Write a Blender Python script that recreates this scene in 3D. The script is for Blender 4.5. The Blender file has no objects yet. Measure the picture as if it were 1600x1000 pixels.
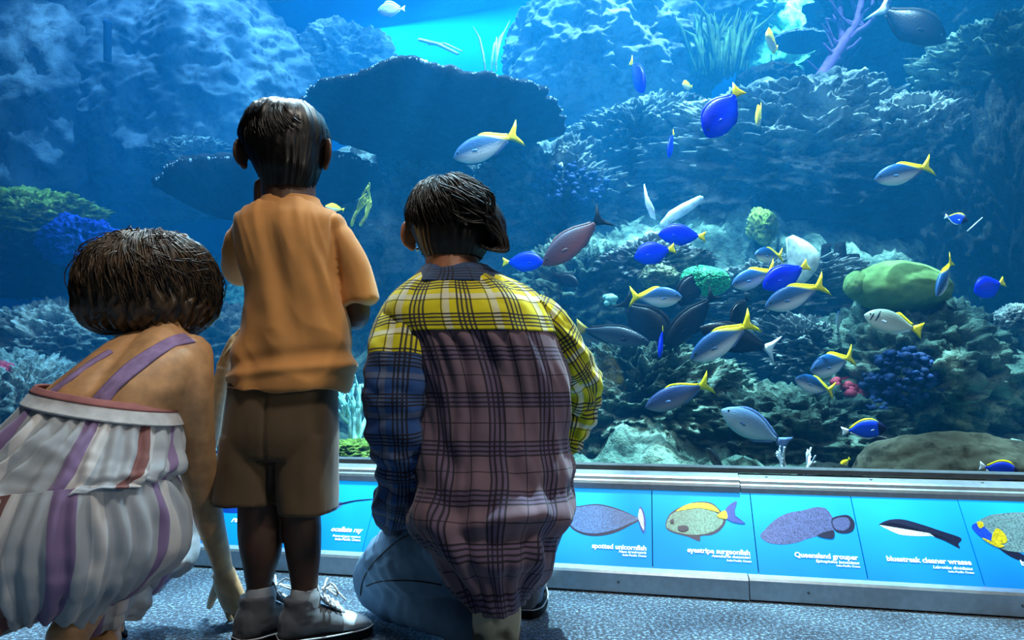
WATER_ABS, WATER_SCAT = .17, .052
DETAIL = True
import bpy, bmesh, math, random
import numpy as np
from mathutils import Vector, Matrix, noise as NZ
scene = bpy.context.scene
COL = scene.collection
PI = math.pi
# ------------------------------------------------------------------ camera
F = 1050.0
PITCH = math.atan(110 / F)
CAM = np.array([0, 0, .51])
CP, SP = math.cos(PITCH), math.sin(PITCH)
cam = bpy.data.cameras.new('camera')
cam.sensor_width = 36; cam.lens = 36 * F / 1600; cam.clip_start = .02
camo = bpy.data.objects.new('camera', cam); COL.objects.link(camo)
camo.location = CAM; camo.rotation_euler = (PI / 2 + PITCH, 0, 0)
scene.camera = camo
vs = scene.view_settings
vs.view_transform = 'Standard'; vs.look = 'None'; vs.gamma = 1; vs.exposure = .12; vs.use_curve_mapping = False
cy = scene.cycles
cy.max_bounces = 6; cy.diffuse_bounces = 3; cy.glossy_bounces = 2; cy.transmission_bounces = 4
cy.transparent_max_bounces = 12; cy.volume_bounces = 1; cy.sample_clamp_indirect = 4
cy.volume_max_steps = 64

def ray(px, py):
    x = (px - 800) / F; v = (500 - py) / F
    return np.array([x, CP - SP * v, SP + CP * v])
def at(px, py, Y):                       # the world point seen at a pixel, at distance Y in front of the camera
    r = ray(px, py); return CAM + r * (Y / r[1])
# frame of the tank front: u along the window to the right, w into the tank
O = np.array([-.93235, 2.02207, 0]); U = np.array([.97672, -.21450, 0]); Wd = np.array([.21450, .97672, 0])
GS = .215
def tw(u, s, z): return O + U * u + Wd * s + np.array([0, 0, z])
def tk(px, py, d):                       # point at depth d behind the glass
    r = ray(px, py); t = ((O - CAM) @ Wd + GS + d) / (r @ Wd); return CAM + r * t
def mpp(P): return (P[1] * CP + (P[2] - .51) * SP) / F     # metres per pixel of the photo at that point

# ------------------------------------------------------------------ objects
def link(o, parent=None):
    COL.objects.link(o)
    if parent: o.parent = parent
    return o
def mesh(name, V, Fc, mat=None, parent=None, smooth=True, uv=None, fm=None):
    me = bpy.data.meshes.new(name)
    me.from_pydata([tuple(map(float, v)) for v in V], [], [tuple(int(i) for i in f) for f in Fc])
    if smooth: me.polygons.foreach_set('use_smooth', [True] * len(me.polygons))
    if mat is not None:
        for m in (mat if isinstance(mat, (list, tuple)) else [mat]): me.materials.append(m)
    if fm is not None: me.polygons.foreach_set('material_index', fm)
    if uv is not None:
        l = me.uv_layers.new(name='UVMap')
        idx = np.empty(len(me.loops), dtype=np.int32); me.loops.foreach_get('vertex_index', idx)
        l.data.foreach_set('uv', np.asarray(uv, dtype=np.float32)[idx].ravel())
    me.update()
    return link(bpy.data.objects.new(name, me), parent)
def empty(name, loc=(0, 0, 0), parent=None):
    o = bpy.data.objects.new(name, None); o.empty_display_size = .05; o.location = loc
    return link(o, parent)
def tag(o, label=None, cat=None, group=None, kind=None):
    if label: o['label'] = label
    if cat: o['category'] = cat
    if group: o['group'] = group
    if kind: o['kind'] = kind
    return o
class MB:
    def __init__(s): s.V = []; s.F = []; s.M = []
    def add(s, V, Fc, m=0):
        b = len(s.V); s.V += [np.asarray(v, float) for v in V]; s.F += [[i + b for i in f] for f in Fc]; s.M += [m] * len(Fc)
    def box(s, c, h, A=None, m=0):
        A = np.eye(3) if A is None else np.asarray(A)
        V = [np.asarray(c) + A.T @ (np.array([x, y, z]) * h) for x in (-1, 1) for y in (-1, 1) for z in (-1, 1)]
        s.add(V, [(0, 1, 3, 2), (4, 6, 7, 5), (0, 4, 5, 1), (2, 3, 7, 6), (0, 2, 6, 4), (1, 5, 7, 3)], m)
    def loft(s, rings, cap=True, m=0):   # rings: equal-length closed loops
        n = len(rings[0]); b = len(s.V)
        for r in rings: s.V += [np.asarray(p, float) for p in r]
        for k in range(len(rings) - 1):
            for i in range(n):
                j = (i + 1) % n
                s.F.append([b + k * n + i, b + k * n + j, b + (k + 1) * n + j, b + (k + 1) * n + i]); s.M.append(m)
        if cap:
            for k, rev in ((0, True), (len(rings) - 1, False)):
                c = len(s.V); s.V.append(np.mean(np.asarray(rings[k]), axis=0))
                for i in range(n):
                    j = (i + 1) % n; a, d = b + k * n + i, b + k * n + j
                    s.F.append([d, a, c] if rev else [a, d, c]); s.M.append(m)
    def tube(s, pts, rad, seg=10, cap=2, m=0, flat=None):
        P = [np.asarray(p, float) for p in pts]; n = len(P)
        if np.isscalar(rad): rad = [rad] * n
        T = [P[min(i + 1, n - 1)] - P[max(i - 1, 0)] for i in range(n)]
        T = [t / (np.linalg.norm(t) + 1e-12) for t in T]
        ref = np.array([0, 0, 1.]) if abs(T[0][2]) < .9 else np.array([1., 0, 0])
        if flat is not None: ref = np.asarray(flat[0], float)
        rings = []; A = None
        for i in range(n):
            A = np.cross(T[i], ref) if A is None else A - T[i] * (A @ T[i])
            A = A / (np.linalg.norm(A) + 1e-12); B = np.cross(A, T[i])
            k = 1 if flat is None else flat[1]
            ring = lambda c, r: [c + A * (r * math.cos(q)) + B * (r * k * math.sin(q)) for q in np.arange(seg) * 2 * PI / seg]
            if i == 0 and cap:
                for a in np.linspace(PI / 2 * .85, PI / 2 / (cap + 1), cap): rings.append(ring(P[0] - T[0] * rad[0] * math.sin(a), rad[0] * math.cos(a)))
            rings.append(ring(P[i], rad[i]))
            if i == n - 1 and cap:
                for a in np.linspace(PI / 2 / (cap + 1), PI / 2 * .85, cap): rings.append(ring(P[i] + T[i] * rad[i] * math.sin(a), rad[i] * math.cos(a)))
        s.loft(rings, True, m)
    def ell(s, c, r, A=None, nu=18, nv=12, m=0):   # ellipsoid; rows of A are its axes
        A = np.eye(3) if A is None else np.asarray(A); c = np.asarray(c, float)
        rings = []
        for v in np.linspace(-PI / 2 * .96, PI / 2 * .96, nv):
            rings.append([c + A.T @ (np.array([math.cos(v) * math.cos(q), math.cos(v) * math.sin(q), math.sin(v)]) * r) for q in np.arange(nu) * 2 * PI / nu])
        s.loft(rings, True, m)
    def build(s, name, mat, parent=None, smooth=True):
        return mesh(name, s.V, s.F, mat, parent, smooth, fm=s.M if isinstance(mat, (list, tuple)) else None)
def apply_mods(o):
    dg = bpy.context.evaluated_depsgraph_get()
    me = bpy.data.meshes.new_from_object(o.evaluated_get(dg)); old = o.data
    o.modifiers.clear(); o.data = me; bpy.data.meshes.remove(old)
    return o
def fuse(o, voxel, smooth=4, fac=.5):    # one continuous skin over everything in the mesh
    mats = list(o.data.materials)
    m = o.modifiers.new('r', 'REMESH'); m.mode = 'VOXEL'; m.voxel_size = voxel; m.use_smooth_shade = True
    if smooth:
        k = o.modifiers.new('s', 'SMOOTH'); k.iterations = smooth; k.factor = fac
    apply_mods(o)
    if not o.data.materials:
        for q in mats: o.data.materials.append(q)
    o.data.polygons.foreach_set('use_smooth', [True] * len(o.data.polygons))
    return o
def getv(o):
    a = np.empty(len(o.data.vertices) * 3); o.data.vertices.foreach_get('co', a); return a.reshape(-1, 3)
def getn(o):
    a = np.empty(len(o.data.vertices) * 3); o.data.vertices.foreach_get('normal', a); return a.reshape(-1, 3)
def setv(o, V): o.data.vertices.foreach_set('co', np.asarray(V, dtype=np.float32).ravel()); o.data.update()
def crease(o, fn):                       # move the skin along its normals by fn(co)
    V = getv(o); N = getn(o); setv(o, V + N * np.array([fn(v) for v in V])[:, None])
def interp(rows, n):                     # smooth resampling of rows of numbers (Catmull-Rom)
    R = np.asarray(rows, float); k = len(R); out = []
    for t in np.linspace(0, k - 1, n):
        i = min(int(t), k - 2); f = t - i
        p0, p1, p2, p3 = R[max(i - 1, 0)], R[i], R[i + 1], R[min(i + 2, k - 1)]
        out.append(.5 * (2 * p1 + (p2 - p0) * f + (2 * p0 - 5 * p1 + 4 * p2 - p3) * f * f + (3 * p1 - p0 - 3 * p2 + p3) * f ** 3))
    return np.array(out)
def nz(x, y, z, oct=4): return NZ.fractal(Vector((x, y, z)), 1.0, 2.0, oct)

# ------------------------------------------------------------------ materials
def srgb(c): return tuple((x / 12.92 if x <= .04045 else ((x + .055) / 1.055) ** 2.4) for x in c)
class NT:
    def __init__(s, name):
        s.m = bpy.data.materials.new(name); s.m.use_nodes = True; s.t = s.m.node_tree; s.t.nodes.clear()
        s.out = s.t.nodes.new('ShaderNodeOutputMaterial')
    def n(s, typ, **kw):
        d = s.t.nodes.new('ShaderNode' + typ)
        for k, v in kw.items():
            if k in d.inputs.keys() if isinstance(k, str) and not hasattr(d, k) else False: d.inputs[k].default_value = v
            else: setattr(d, k, v)
        return d
    def l(s, a, b): s.t.links.new(a, b)
    def bsdf(s, col=None, rough=.6, **kw):
        b = s.t.nodes.new('ShaderNodeBsdfPrincipled')
        if col is not None:
            if hasattr(col, 'is_linked'): s.l(col, b.inputs['Base Color'])
            else: b.inputs['Base Color'].default_value = (*srgb(col), 1)
        b.inputs['Roughness'].default_value = rough
        for k, v in kw.items(): b.inputs[k.replace('_', ' ')].default_value = v
        s.l(b.outputs[0], s.out.inputs['Surface']); return b
    def coord(s, kind='Object', scale=(1, 1, 1)):
        c = s.n('TexCoord'); mp = s.n('Mapping'); mp.inputs['Scale'].default_value = scale
        s.l(c.outputs[kind], mp.inputs['Vector']); return mp.outputs[0]
    def noise(s, vec, scale, detail=4, rough=.55, dist=0):
        k = s.n('TexNoise'); k.inputs['Scale'].default_value = scale; k.inputs['Detail'].default_value = detail
        k.inputs['Roughness'].default_value = rough; k.inputs['Distortion'].default_value = dist
        if vec is not None: s.l(vec, k.inputs['Vector'])
        return k.outputs[0]
    def ramp(s, fac, stops, interp='LINEAR'):
        r = s.n('ValToRGB'); e = r.color_ramp; e.interpolation = interp
        while len(e.elements) < len(stops): e.elements.new(.5)
        for q, (p, c) in zip(e.elements, stops): q.position = p; q.color = (*srgb(c), 1)
        s.l(fac, r.inputs[0]); return r.outputs[0]
    def mix(s, fac, a, b, mode='MIX'):
        k = s.n('Mix'); k.data_type = 'RGBA'; k.blend_type = mode
        for v, i in ((fac, 0), (a, 6), (b, 7)):
            if hasattr(v, 'is_linked'): s.l(v, k.inputs[i])
            else: k.inputs[i].default_value = v if i == 0 else (*srgb(v), 1)
        return k.outputs[2]
    def math(s, op, a, b=0, c=None):
        k = s.n('Math'); k.operation = op
        for i, v in enumerate((a, b) if c is None else (a, b, c)):
            if hasattr(v, 'is_linked'): s.l(v, k.inputs[i])
            else: k.inputs[i].default_value = v
        return k.outputs[0]
    def bump(s, b, h, strength=.4, dist=.01):
        k = s.n('Bump'); k.inputs['Strength'].default_value = strength; k.inputs['Distance'].default_value = dist
        s.l(h, k.inputs['Height']); s.l(k.outputs[0], b.inputs['Normal'])
_mc = {}
def plain(name, col, rough=.5, metal=0, var=.08, scale=40, bump=0, **kw):
    key = (name, col, rough, metal)
    if key in _mc: return _mc[key]
    t = NT(name); v = t.coord(); n = t.noise(v, scale)
    c = t.ramp(n, [(.3, tuple(max(0, x * (1 - var)) for x in col)), (.7, tuple(min(1, x * (1 + var)) for x in col))])
    b = t.bsdf(c, rough, Metallic=metal, **kw)
    if rough > .45: b.inputs['Specular IOR Level'].default_value = .12
    if bump: t.bump(b, n, bump, .004)
    _mc[key] = t.m; return t.m
def rock_mat(name, a, b, c, scale=3.0, bump=.9):
    t = NT(name); v = t.coord()
    n1 = t.noise(v, scale, 8, .62); n2 = t.noise(v, scale * 5, 6, .7)
    vo = t.n('TexVoronoi'); vo.inputs['Scale'].default_value = scale * 6; vo.feature = 'SMOOTH_F1'; t.l(v, vo.inputs['Vector'])
    col = t.ramp(n1, [(.32, a), (.5, b), (.68, c)])
    pit_shade = t.ramp(n2, [(.36, (.25, .25, .25)), (.52, (1, 1, 1))])  # crevice shade put into the colour, dark where the bump dips
    col = t.mix(.75, col, pit_shade, 'MULTIPLY')
    bs = t.bsdf(col, .9); bs.inputs['Specular IOR Level'].default_value = .06
    h = t.math('ADD', t.math('MULTIPLY', n2, .8), t.math('MULTIPLY', vo.outputs[0], .5))
    h = t.math('ADD', h, n1)
    t.bump(bs, h, bump, .06); return t.m

# ------------------------------------------------------------------ room
def prism(name, prof, u0, u1, mat, parent=None):       # (s,z) profile run along the window
    n = len(prof); mb = MB()
    mb.loft([[tw(u, s, z) for s, z in prof] for u in (u0, u1)])
    o = mb.build(name, mat, parent, False); return o
def struct(o, label=None):
    o['kind'] = 'structure'
    if label: o['label'] = label
    return o
def carpet():
    t = NT('carpet'); v = t.coord(); n1 = t.noise(v, 130, 3, .75); n2 = t.noise(v, 9, 3)
    vo = t.n('TexVoronoi'); vo.inputs['Scale'].default_value = 200; t.l(v, vo.inputs['Vector'])
    c = t.ramp(n1, [(.38, (.03, .06, .10)), (.52, (.14, .24, .34)), (.64, (.55, .70, .80))])
    c = t.mix(t.math('MULTIPLY', n2, .35), c, (.05, .06, .08))
    b = t.bsdf(c, .8, Sheen_Weight=.3); t.bump(b, t.math('ADD', n1, vo.outputs[0]), .9, .004); return t.m
M_steel = plain('brushed_steel', (.66, .69, .72), .38, .75, .05, 60)
M_steel_dark = plain('dull_steel', (.42, .45, .48), .45, .6, .06, 60)
M_black = plain('black_gasket', (.03, .035, .045), .6)
M_room = plain('charcoal_paint', (.16, .16, .17), .8)
def wallbox(name, c, h, A=None, m=None):
    mb = MB(); mb.box(c, h, A); return struct(mb.build(name, m or M_room, None, False))
A3 = np.array([U, Wd, (0, 0, 1)])
wallbox('floor', tw(1, -3.1, -.03), (6.6, 3.3, .03), A3, carpet())
wallbox('ceiling', tw(1, -3.1, 3.3), (6.6, 3.2, .05), A3)
wallbox('wall_rear', tw(1, -6.5, 1.62), (6.6, .05, 1.6), A3)
wallbox('wall_left', tw(-5.6, -3.1, 1.62), (.05, 3.1, 1.6), A3)
wallbox('wall_right', tw(7.6, -3.1, 1.62), (.05, 3.1, 1.6), A3)
UL, UR = -4.2, 6.2
wallbox('wall_header', tw(1, .17, 4.0), (6.6, .06, .72), A3)
prism('wall_plinth', [(.06, .0), (.06, .05), (.182, .232), (.25, .232), (.25, 0)], UL, UR, M_black).__setitem__('kind', 'structure')
USB, USR = 1.545, 1.548
base = [(0, .004), (0, .049), (.004, .055), (.046, .060), (.058, .056), (.058, .004)]
rail = [(.156, .232), (.150, .238), (.150, .252), (.153, .259), (.160, .262), (.163, .270), (.168, .2745), (.203, .283), (.214, .284), (.214, .234)]
def off(p, a, b): return [(s + a, z + b) for s, z in p]
for k, (u0, u1, a, b) in enumerate(((UL, USB - .0015, 0, 0), (USB + .0015, UR, .005, -.004))):
    o = struct(prism('trim_%d' % (k + 1), off(base, a, b * 0), u0, u1, M_steel))
    for q in np.arange(math.ceil((u0 + .18) / .45) * .45 - .18 * 0, u1 - .1, .45):
        if -.5 < q < 3.4:
            mb = MB(); c = tw(q - .12, a - .0005, .028); mb.ell(c, (.0035, .002, .0035), A3, 10, 6); mb.build('screw', M_steel_dark, o)
for k, (u0, u1, a, b) in enumerate(((UL, USR - .0012, 0, 0), (USR + .0012, UR, .003, -.003))):
    o = struct(prism('trim_%d' % (k + 3), off(rail, a, b), u0, u1, M_steel))
    for q in np.arange(math.ceil(u0 / .26) * .26, u1 - .1, .26):
        if -.5 < q < 3.4:
            mb = MB(); c = tw(q - .2, .186 + a, .2795 + b); mb.ell(c, (.004, .004, .0022), A3, 10, 6); mb.build('screw', M_steel_dark, o)
struct(prism('trim_5', [(.205, .284), (.205, .296), (.235, .300), (.235, .284)], UL, UR, plain('rubber_seal', (.30, .32, .34), .5)))
# the pane of the viewing window
t = NT('window_acrylic'); tr = t.n('BsdfTransparent'); tr.inputs[0].default_value = (.97, .985, .99, 1)
gl = t.n('BsdfGlossy'); gl.inputs['Roughness'].default_value = .02; lw = t.n('LayerWeight'); fr = t.math('MULTIPLY_ADD', t.math('POWER', lw.outputs['Facing'], 4.0), .35, .012)
mx = t.n('MixShader'); t.l(fr, mx.inputs[0]); t.l(tr.outputs[0], mx.inputs[1]); t.l(gl.outputs[0], mx.inputs[2]); t.l(mx.outputs[0], t.out.inputs['Surface'])
mb = MB(); mb.box(tw(1, GS + .012, 1.78), (5.2, .010, 1.5), A3)
struct(mb.build('window_1', t.m, None, False))

# ------------------------------------------------------------------ species panels under the window
PS0, PZ0, PS1, PZ1 = .032, .055, .155, .238
PLEN = math.hypot(PS1 - PS0, PZ1 - PZ0)
PT = (Wd * (PS1 - PS0) + np.array([0, 0, PZ1 - PZ0])) / PLEN; PN = np.cross(U, PT)
def pp(px, py):                          # pixel -> (u, t) on the sloped board
    P0 = tw(0, PS0, PZ0); r = ray(px, py); k = ((P0 - CAM) @ PN) / (r @ PN); q = CAM + r * k - P0
    return np.array([q @ U, q @ PT])
def panel_blue():
    t = NT('graded_blue'); v = t.coord(); s = t.n('SeparateXYZ'); t.l(v, s.inputs[0])
    n = t.noise(v, 6, 2)
    k = t.math('ADD', t.math('MULTIPLY', s.outputs[1], 3.6), t.math('MULTIPLY', n, .35))
    c = t.ramp(k, [(.1, (.0, .42, .70)), (.6, (.0, .53, .84)), (1, (.05, .64, .94))])  # brightening towards the top put into the colour
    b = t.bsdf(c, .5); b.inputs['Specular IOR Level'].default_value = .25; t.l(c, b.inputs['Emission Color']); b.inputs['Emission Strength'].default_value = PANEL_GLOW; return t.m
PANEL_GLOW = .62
M_panel = panel_blue()
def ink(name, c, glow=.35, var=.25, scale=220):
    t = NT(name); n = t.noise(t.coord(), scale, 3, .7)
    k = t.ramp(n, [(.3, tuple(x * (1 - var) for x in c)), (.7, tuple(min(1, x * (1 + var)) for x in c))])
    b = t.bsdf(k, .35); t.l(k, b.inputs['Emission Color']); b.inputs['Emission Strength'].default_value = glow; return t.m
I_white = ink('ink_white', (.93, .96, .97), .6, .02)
INK = dict(grey=ink('ink_slate', (.27, .38, .55)), pale=ink('ink_pale', (.75, .88, .93)), dark=ink('ink_navy', (.05, .10, .22)), olive=ink('ink_sage', (.38, .52, .46)),
           yellow=ink('ink_yellow', (.75, .68, .12)), blue=ink('ink_blue', (.05, .25, .75)), spot=ink('ink_spots', (.22, .25, .38), .35, .9, 420), scale=ink('ink_scales', (.34, .45, .47), .35, .5, 300), deep=ink('ink_deep', (.03, .22, .55)))
M_edge = plain('panel_edge', (.04, .05, .08), .5)
def curve2(P, n=6):                      # rounded closed outline
    P = np.asarray(P, float); k = len(P); out = []
    for i in range(k):
        p0, p1, p2, p3 = P[i - 1], P[i], P[(i + 1) % k], P[(i + 2) % k]
        for f in np.arange(n) / n:
            out.append(.5 * (2 * p1 + (p2 - p0) * f + (2 * p0 - 5 * p1 + 4 * p2 - p3) * f * f + (3 * p1 - p0 - 3 * p2 + p3) * f ** 3))
    return out
def text_mesh(name, body, right, base, width, parent, offset=.02, shear=0):
    cu = bpy.data.curves.new(name, 'FONT'); cu.body = body; cu.align_x = 'RIGHT'; cu.offset = offset; cu.extrude = .002; cu.shear = shear; cu.resolution_u = 3
    o = bpy.data.objects.new(name, cu); COL.objects.link(o)
    bpy.context.view_layer.update()
    dg = bpy.context.evaluated_depsgraph_get(); me = bpy.data.meshes.new_from_object(o.evaluated_get(dg)); bpy.data.objects.remove(o)
    co = np.empty(len(me.vertices) * 3); me.vertices.foreach_get('co', co); co = co.reshape(-1, 3)
    k = width / (co[:, 0].max() - co[:, 0].min()); co[:, 0] -= co[:, 0].max(); co[:, :2] *= k; co[:, 2] *= .1
    co += np.array([right, base, .0022]); me.vertices.foreach_set('co', co.ravel().astype(np.float32)); me.materials.clear(); me.materials.append(I_white); me.update()
    return link(bpy.data.objects.new(name, me), parent)
def sign(u0, u1, label, prints, texts):
    root = empty('species_panel', tw(u0, PS0, PZ0)); tag(root, label, 'sign', 'species panels along the window')
    root.matrix_world = Matrix(((U[0], PT[0], PN[0], 0), (U[1], PT[1], PN[1], 0), (U[2], PT[2], PN[2], 0), (0, 0, 0, 1)))
    root.location = tw(u0, PS0, PZ0)
    mb = MB(); w = u1 - u0; mb.box((w / 2, PLEN / 2, -.002), (w / 2 - .0012, PLEN / 2, .003)); mb.build('board', M_panel, root, False)
    if prints:
        mb = MB(); keys = []
        for i, (k, pts) in enumerate(prints):
            if k not in keys: keys.append(k)
            P = curve2([pp(*q) - (u0, 0) for q in pts]); h = .0014 + .0004 * i
            mb.loft([[(a, b, z) for a, b in P] for z in (.0009, h)], True, keys.index(k))
        mb.build('fish_picture', [INK[k] for k in keys], root, False)
    for nm, body, a, b, sh in texts:     # a, b: pixels of the left and right end of the line
        A, B = pp(*a), pp(*b); text_mesh(nm, body, B[0] - u0, (A[1] + B[1]) / 2, B[0] - A[0], root, .028 if nm == 'name_text' else .012, sh)
SEP = [-1.36, -1.08, -.8, -.53, -.30, -.035, .24, .516, .782, 1.048, 1.315, 1.572, 1.82, 2.068, 2.32, 2.57, 2.82, 3.07, 3.32, 3.57]
S_ = {}
S_[4] = ('blue species panel left of the woman, mostly behind her dress', [('grey', [(262, 846), (280, 842), (300, 846), (298, 856), (280, 858), (264, 856)])], [])
S_[5] = ('blue species panel with a dark blue fish, seen past the woman\'s bare arm', [('deep', [(330, 770), (365, 768), (400, 778), (402, 796), (370, 802), (335, 798), (318, 785)])],
         [('name_text', 'red hermit crab', (362, 815), (434, 820), .3), ('latin_text', 'Dardanus megistos', (388, 824), (432, 827.5), .3), ('origin_text', 'Indo-Pacific Ocean', (398, 830), (431, 833), 0)])
S_[6] = ('blue species panel with a long-tailed stingray, seen beside the boy\'s right leg', [('grey', [(455, 800), (478, 792), (505, 790), (520, 787), (531, 784), (536, 788), (527, 796), (510, 803), (480, 806)]), ('dark', [(531, 787), (555, 782), (580, 780), (580, 781.2), (555, 784), (533, 789)])],
         [('name_text', 'ocellate ray', (518, 829), (566, 834), .2), ('latin_text', 'Potamotrygon motoro', (520, 838), (563, 842), .3), ('origin_text', 'Indo-Pacific Ocean', (524, 843.5), (563, 847), 0)])
S_[7] = ('blue species panel hidden behind the kneeling person\'s jeans', [], [])
S_[8] = ('blue species panel hidden behind the plaid shirt', [], [])
S_[9] = ('blue species panel captioned spotted unicornfish', [('dark', [(885, 796), (905, 791), (935, 788), (965, 795), (990, 806), (1000, 812), (985, 821), (960, 833), (930, 838), (905, 833), (889, 820)]), ('grey', [(886, 798), (905, 792.5), (935, 790), (965, 797), (990, 807), (998, 811), (985, 818), (960, 828), (930, 834), (905, 830), (890, 818)]), ('deep', [(997, 806), (999, 795), (1002, 793), (1007, 803), (1009, 817), (1007, 832), (1003, 830), (998, 816)]), ('pale', [(997, 807), (1000, 795), (1005, 806), (1006, 829), (999, 815)])],
         [('name_text', 'spotted unicornfish', (925, 857), (1010, 860), 0), ('latin_text', 'Naso brevirostris', (967, 864), (1010, 866), .2), ('origin_text', 'Indo-Pacific Ocean', (973, 869), (1010, 871), 0)])
S_[10] = ('blue species panel captioned eyestripe surgeonfish', [('dark', [(1040, 818), (1047, 803), (1062, 793), (1085, 785), (1108, 785), (1122, 794), (1134, 812), (1126, 828), (1112, 836), (1095, 838), (1093, 846), (1075, 839), (1056, 834), (1043, 828)]), ('olive', [(1041, 820), (1049, 804), (1070, 796), (1095, 795), (1118, 801), (1130, 812), (1123, 825), (1105, 834), (1080, 836), (1058, 832), (1045, 827)]), ('yellow', [(1056, 799), (1075, 788), (1100, 786), (1116, 791), (1124, 801), (1108, 796), (1088, 794), (1070, 796.5)]), ('deep', [(1130, 804), (1139, 790), (1151, 784), (1148, 797), (1151, 810), (1164, 818), (1148, 817), (1135, 811)]), ('yellow', [(1120, 807), (1133, 798), (1136, 811)]), ('dark', [(1060, 823), (1072, 822), (1076, 827), (1068, 831), (1061, 829)]), ('dark', [(1047, 814), (1052, 812), (1053, 817), (1049, 818)])],
          [('name_text', 'eyestripe surgeonfish', (1074, 863), (1172, 868), 0), ('latin_text', 'Acanthurus dussumieri', (1112, 870), (1173, 874.5), .2), ('origin_text', 'Indo-Pacific Ocean', (1136, 877), (1174, 880), 0)])
S_[11] = ('blue species panel captioned Queensland grouper', [('spot', [(1188, 838), (1196, 827), (1213, 811), (1232, 802), (1254, 798), (1274, 793), (1290, 795), (1299, 806), (1303, 815), (1302, 830), (1290, 836), (1278, 838), (1262, 842), (1245, 848), (1222, 851), (1200, 848)]), ('dark', [(1299, 812), (1312, 806), (1326, 806), (1335, 817), (1332, 830), (1318, 834), (1304, 829)]), ('spot', [(1301, 814), (1312, 809), (1324, 810), (1328, 818), (1325, 826), (1316, 830), (1304, 826)]), ('dark', [(1278, 836), (1300, 829), (1304, 836), (1300, 842), (1284, 840)])],
          [('name_text', 'Queensland grouper', (1242, 871), (1341, 875), 0), ('latin_text', 'Epinephelus lanceolatus', (1275, 878.5), (1343, 883), .2), ('origin_text', 'Indo-Pacific Ocean', (1307, 885), (1344, 888), 0)])
S_[12] = ('blue species panel captioned bluestreak cleaner wrasse', [('pale', [(1374, 820), (1386, 815), (1406, 814), (1432, 819), (1456, 828), (1480, 838), (1470, 842), (1456, 838), (1435, 838), (1408, 836), (1390, 829)]), ('dark', [(1373, 820), (1388, 813), (1410, 812), (1440, 820), (1470, 830), (1497, 839), (1502, 844), (1497, 850), (1499, 857), (1482, 848), (1460, 839), (1478, 843), (1490, 848), (1470, 839), (1440, 829), (1410, 820), (1390, 817)])],
          [('name_text', 'bluestreak cleaner wrasse', (1386, 877), (1518, 883), 0), ('latin_text', 'Labroides dimidiatus', (1458, 888), (1520, 892), .2), ('origin_text', 'Indo-Pacific Ocean', (1482, 894.5), (1522, 897.5), 0)])
S_[13] = ('blue species panel with a blue-faced angelfish at the right edge', [('dark', [(1560, 855), (1585, 861), (1610, 872), (1640, 880), (1600, 878), (1575, 868)]), ('scale', [(1519, 824), (1540, 808), (1562, 803), (1600, 801), (1650, 806), (1690, 830), (1660, 862), (1610, 864), (1570, 860), (1545, 846)]), ('blue', [(1518, 824), (1526, 818), (1540, 826), (1550, 838), (1547, 848), (1530, 838)]), ('yellow', [(1552, 850), (1549, 840), (1557, 826), (1570, 836), (1572, 848)]), ('yellow', [(1526, 817), (1534, 816), (1536, 823), (1530, 826)]), ('yellow', [(1534, 841), (1550, 847), (1568, 853), (1560, 856), (1545, 849)])],
          [('name_text', 'blueface angelfish', (1596, 884), (1690, 888), 0)])
for i in range(len(SEP) - 1):
    if 1 < i < 16:
        lab, pr, tx = S_.get(i, ('plain blue species panel beyond the edge of the view', [], []))
        sign(SEP[i], SEP[i + 1], lab, pr, tx)
# ------------------------------------------------------------------ tank
D_BACK = 4.6
wallbox('wall_back', tw(1, GS + D_BACK + .1, 2.4), (9.5, .05, 2.6), A3, plain('tank_blue_paint', (.03, .52, .86), .8, 0, .12, .6))
wallbox('wall_tank_left', tw(-8, GS + 2.4, 2.4), (.05, 2.4, 2.6), A3, plain('tank_blue_paint', (.03, .52, .86), .8, 0, .12, .6))
wallbox('wall_tank_right', tw(9, GS + 2.4, 2.4), (.05, 2.4, 2.6), A3, plain('tank_blue_paint', (.03, .52, .86), .8, 0, .12, .6))
# water
t = NT('tank_water')
va = t.n('VolumeAbsorption'); va.inputs['Color'].default_value = (.12, .74, 1.0, 1); va.inputs['Density'].default_value = WATER_ABS
vsn = t.n('VolumeScatter'); vsn.inputs['Color'].default_value = (.02, .42, 1.0, 1); vsn.inputs['Density'].default_value = WATER_SCAT; vsn.inputs['Anisotropy'].default_value = .2
ad = t.n('AddShader'); t.l(va.outputs[0], ad.inputs[0]); t.l(vsn.outputs[0], ad.inputs[1]); t.l(ad.outputs[0], t.out.inputs['Volume'])
mb = MB(); mb.box(tw(1, GS + .045 + D_BACK / 2 - .01, 2.45), (7.8, D_BACK / 2 - .01, 2.3), A3)
wt = mb.build('tank_water', t.m, None, False); tag(wt, 'clear blue water filling the tank behind the window', 'water', None, 'stuff')

R_grey = rock_mat('reef_rock', (.16, .20, .21), (.40, .46, .46), (.66, .72, .70), 2.2)
R_pale = rock_mat('pale_rock', (.42, .48, .50), (.66, .72, .73), (.86, .90, .90), 1.6, .6)
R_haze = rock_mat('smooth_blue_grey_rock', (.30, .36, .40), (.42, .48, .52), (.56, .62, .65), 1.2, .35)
R_teal = rock_mat('algae_rock', (.10, .16, .15), (.27, .37, .33), (.55, .66, .58), 3.2)
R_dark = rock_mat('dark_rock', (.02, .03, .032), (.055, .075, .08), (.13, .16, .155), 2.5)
R_brown = rock_mat('brown_rock', (.18, .18, .15), (.25, .25, .21), (.33, .33, .28), 3, .12)
R_green = rock_mat('mossy_rock', (.24, .32, .13), (.52, .64, .28), (.72, .84, .46), 4)
R_blue = rock_mat('blue_rock', (.06, .12, .40), (.10, .22, .62), (.2, .38, .8), 4)
R_plate = rock_mat('plate_coral', (.035, .05, .08), (.07, .095, .13), (.16, .19, .22), 3, .5)

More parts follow.
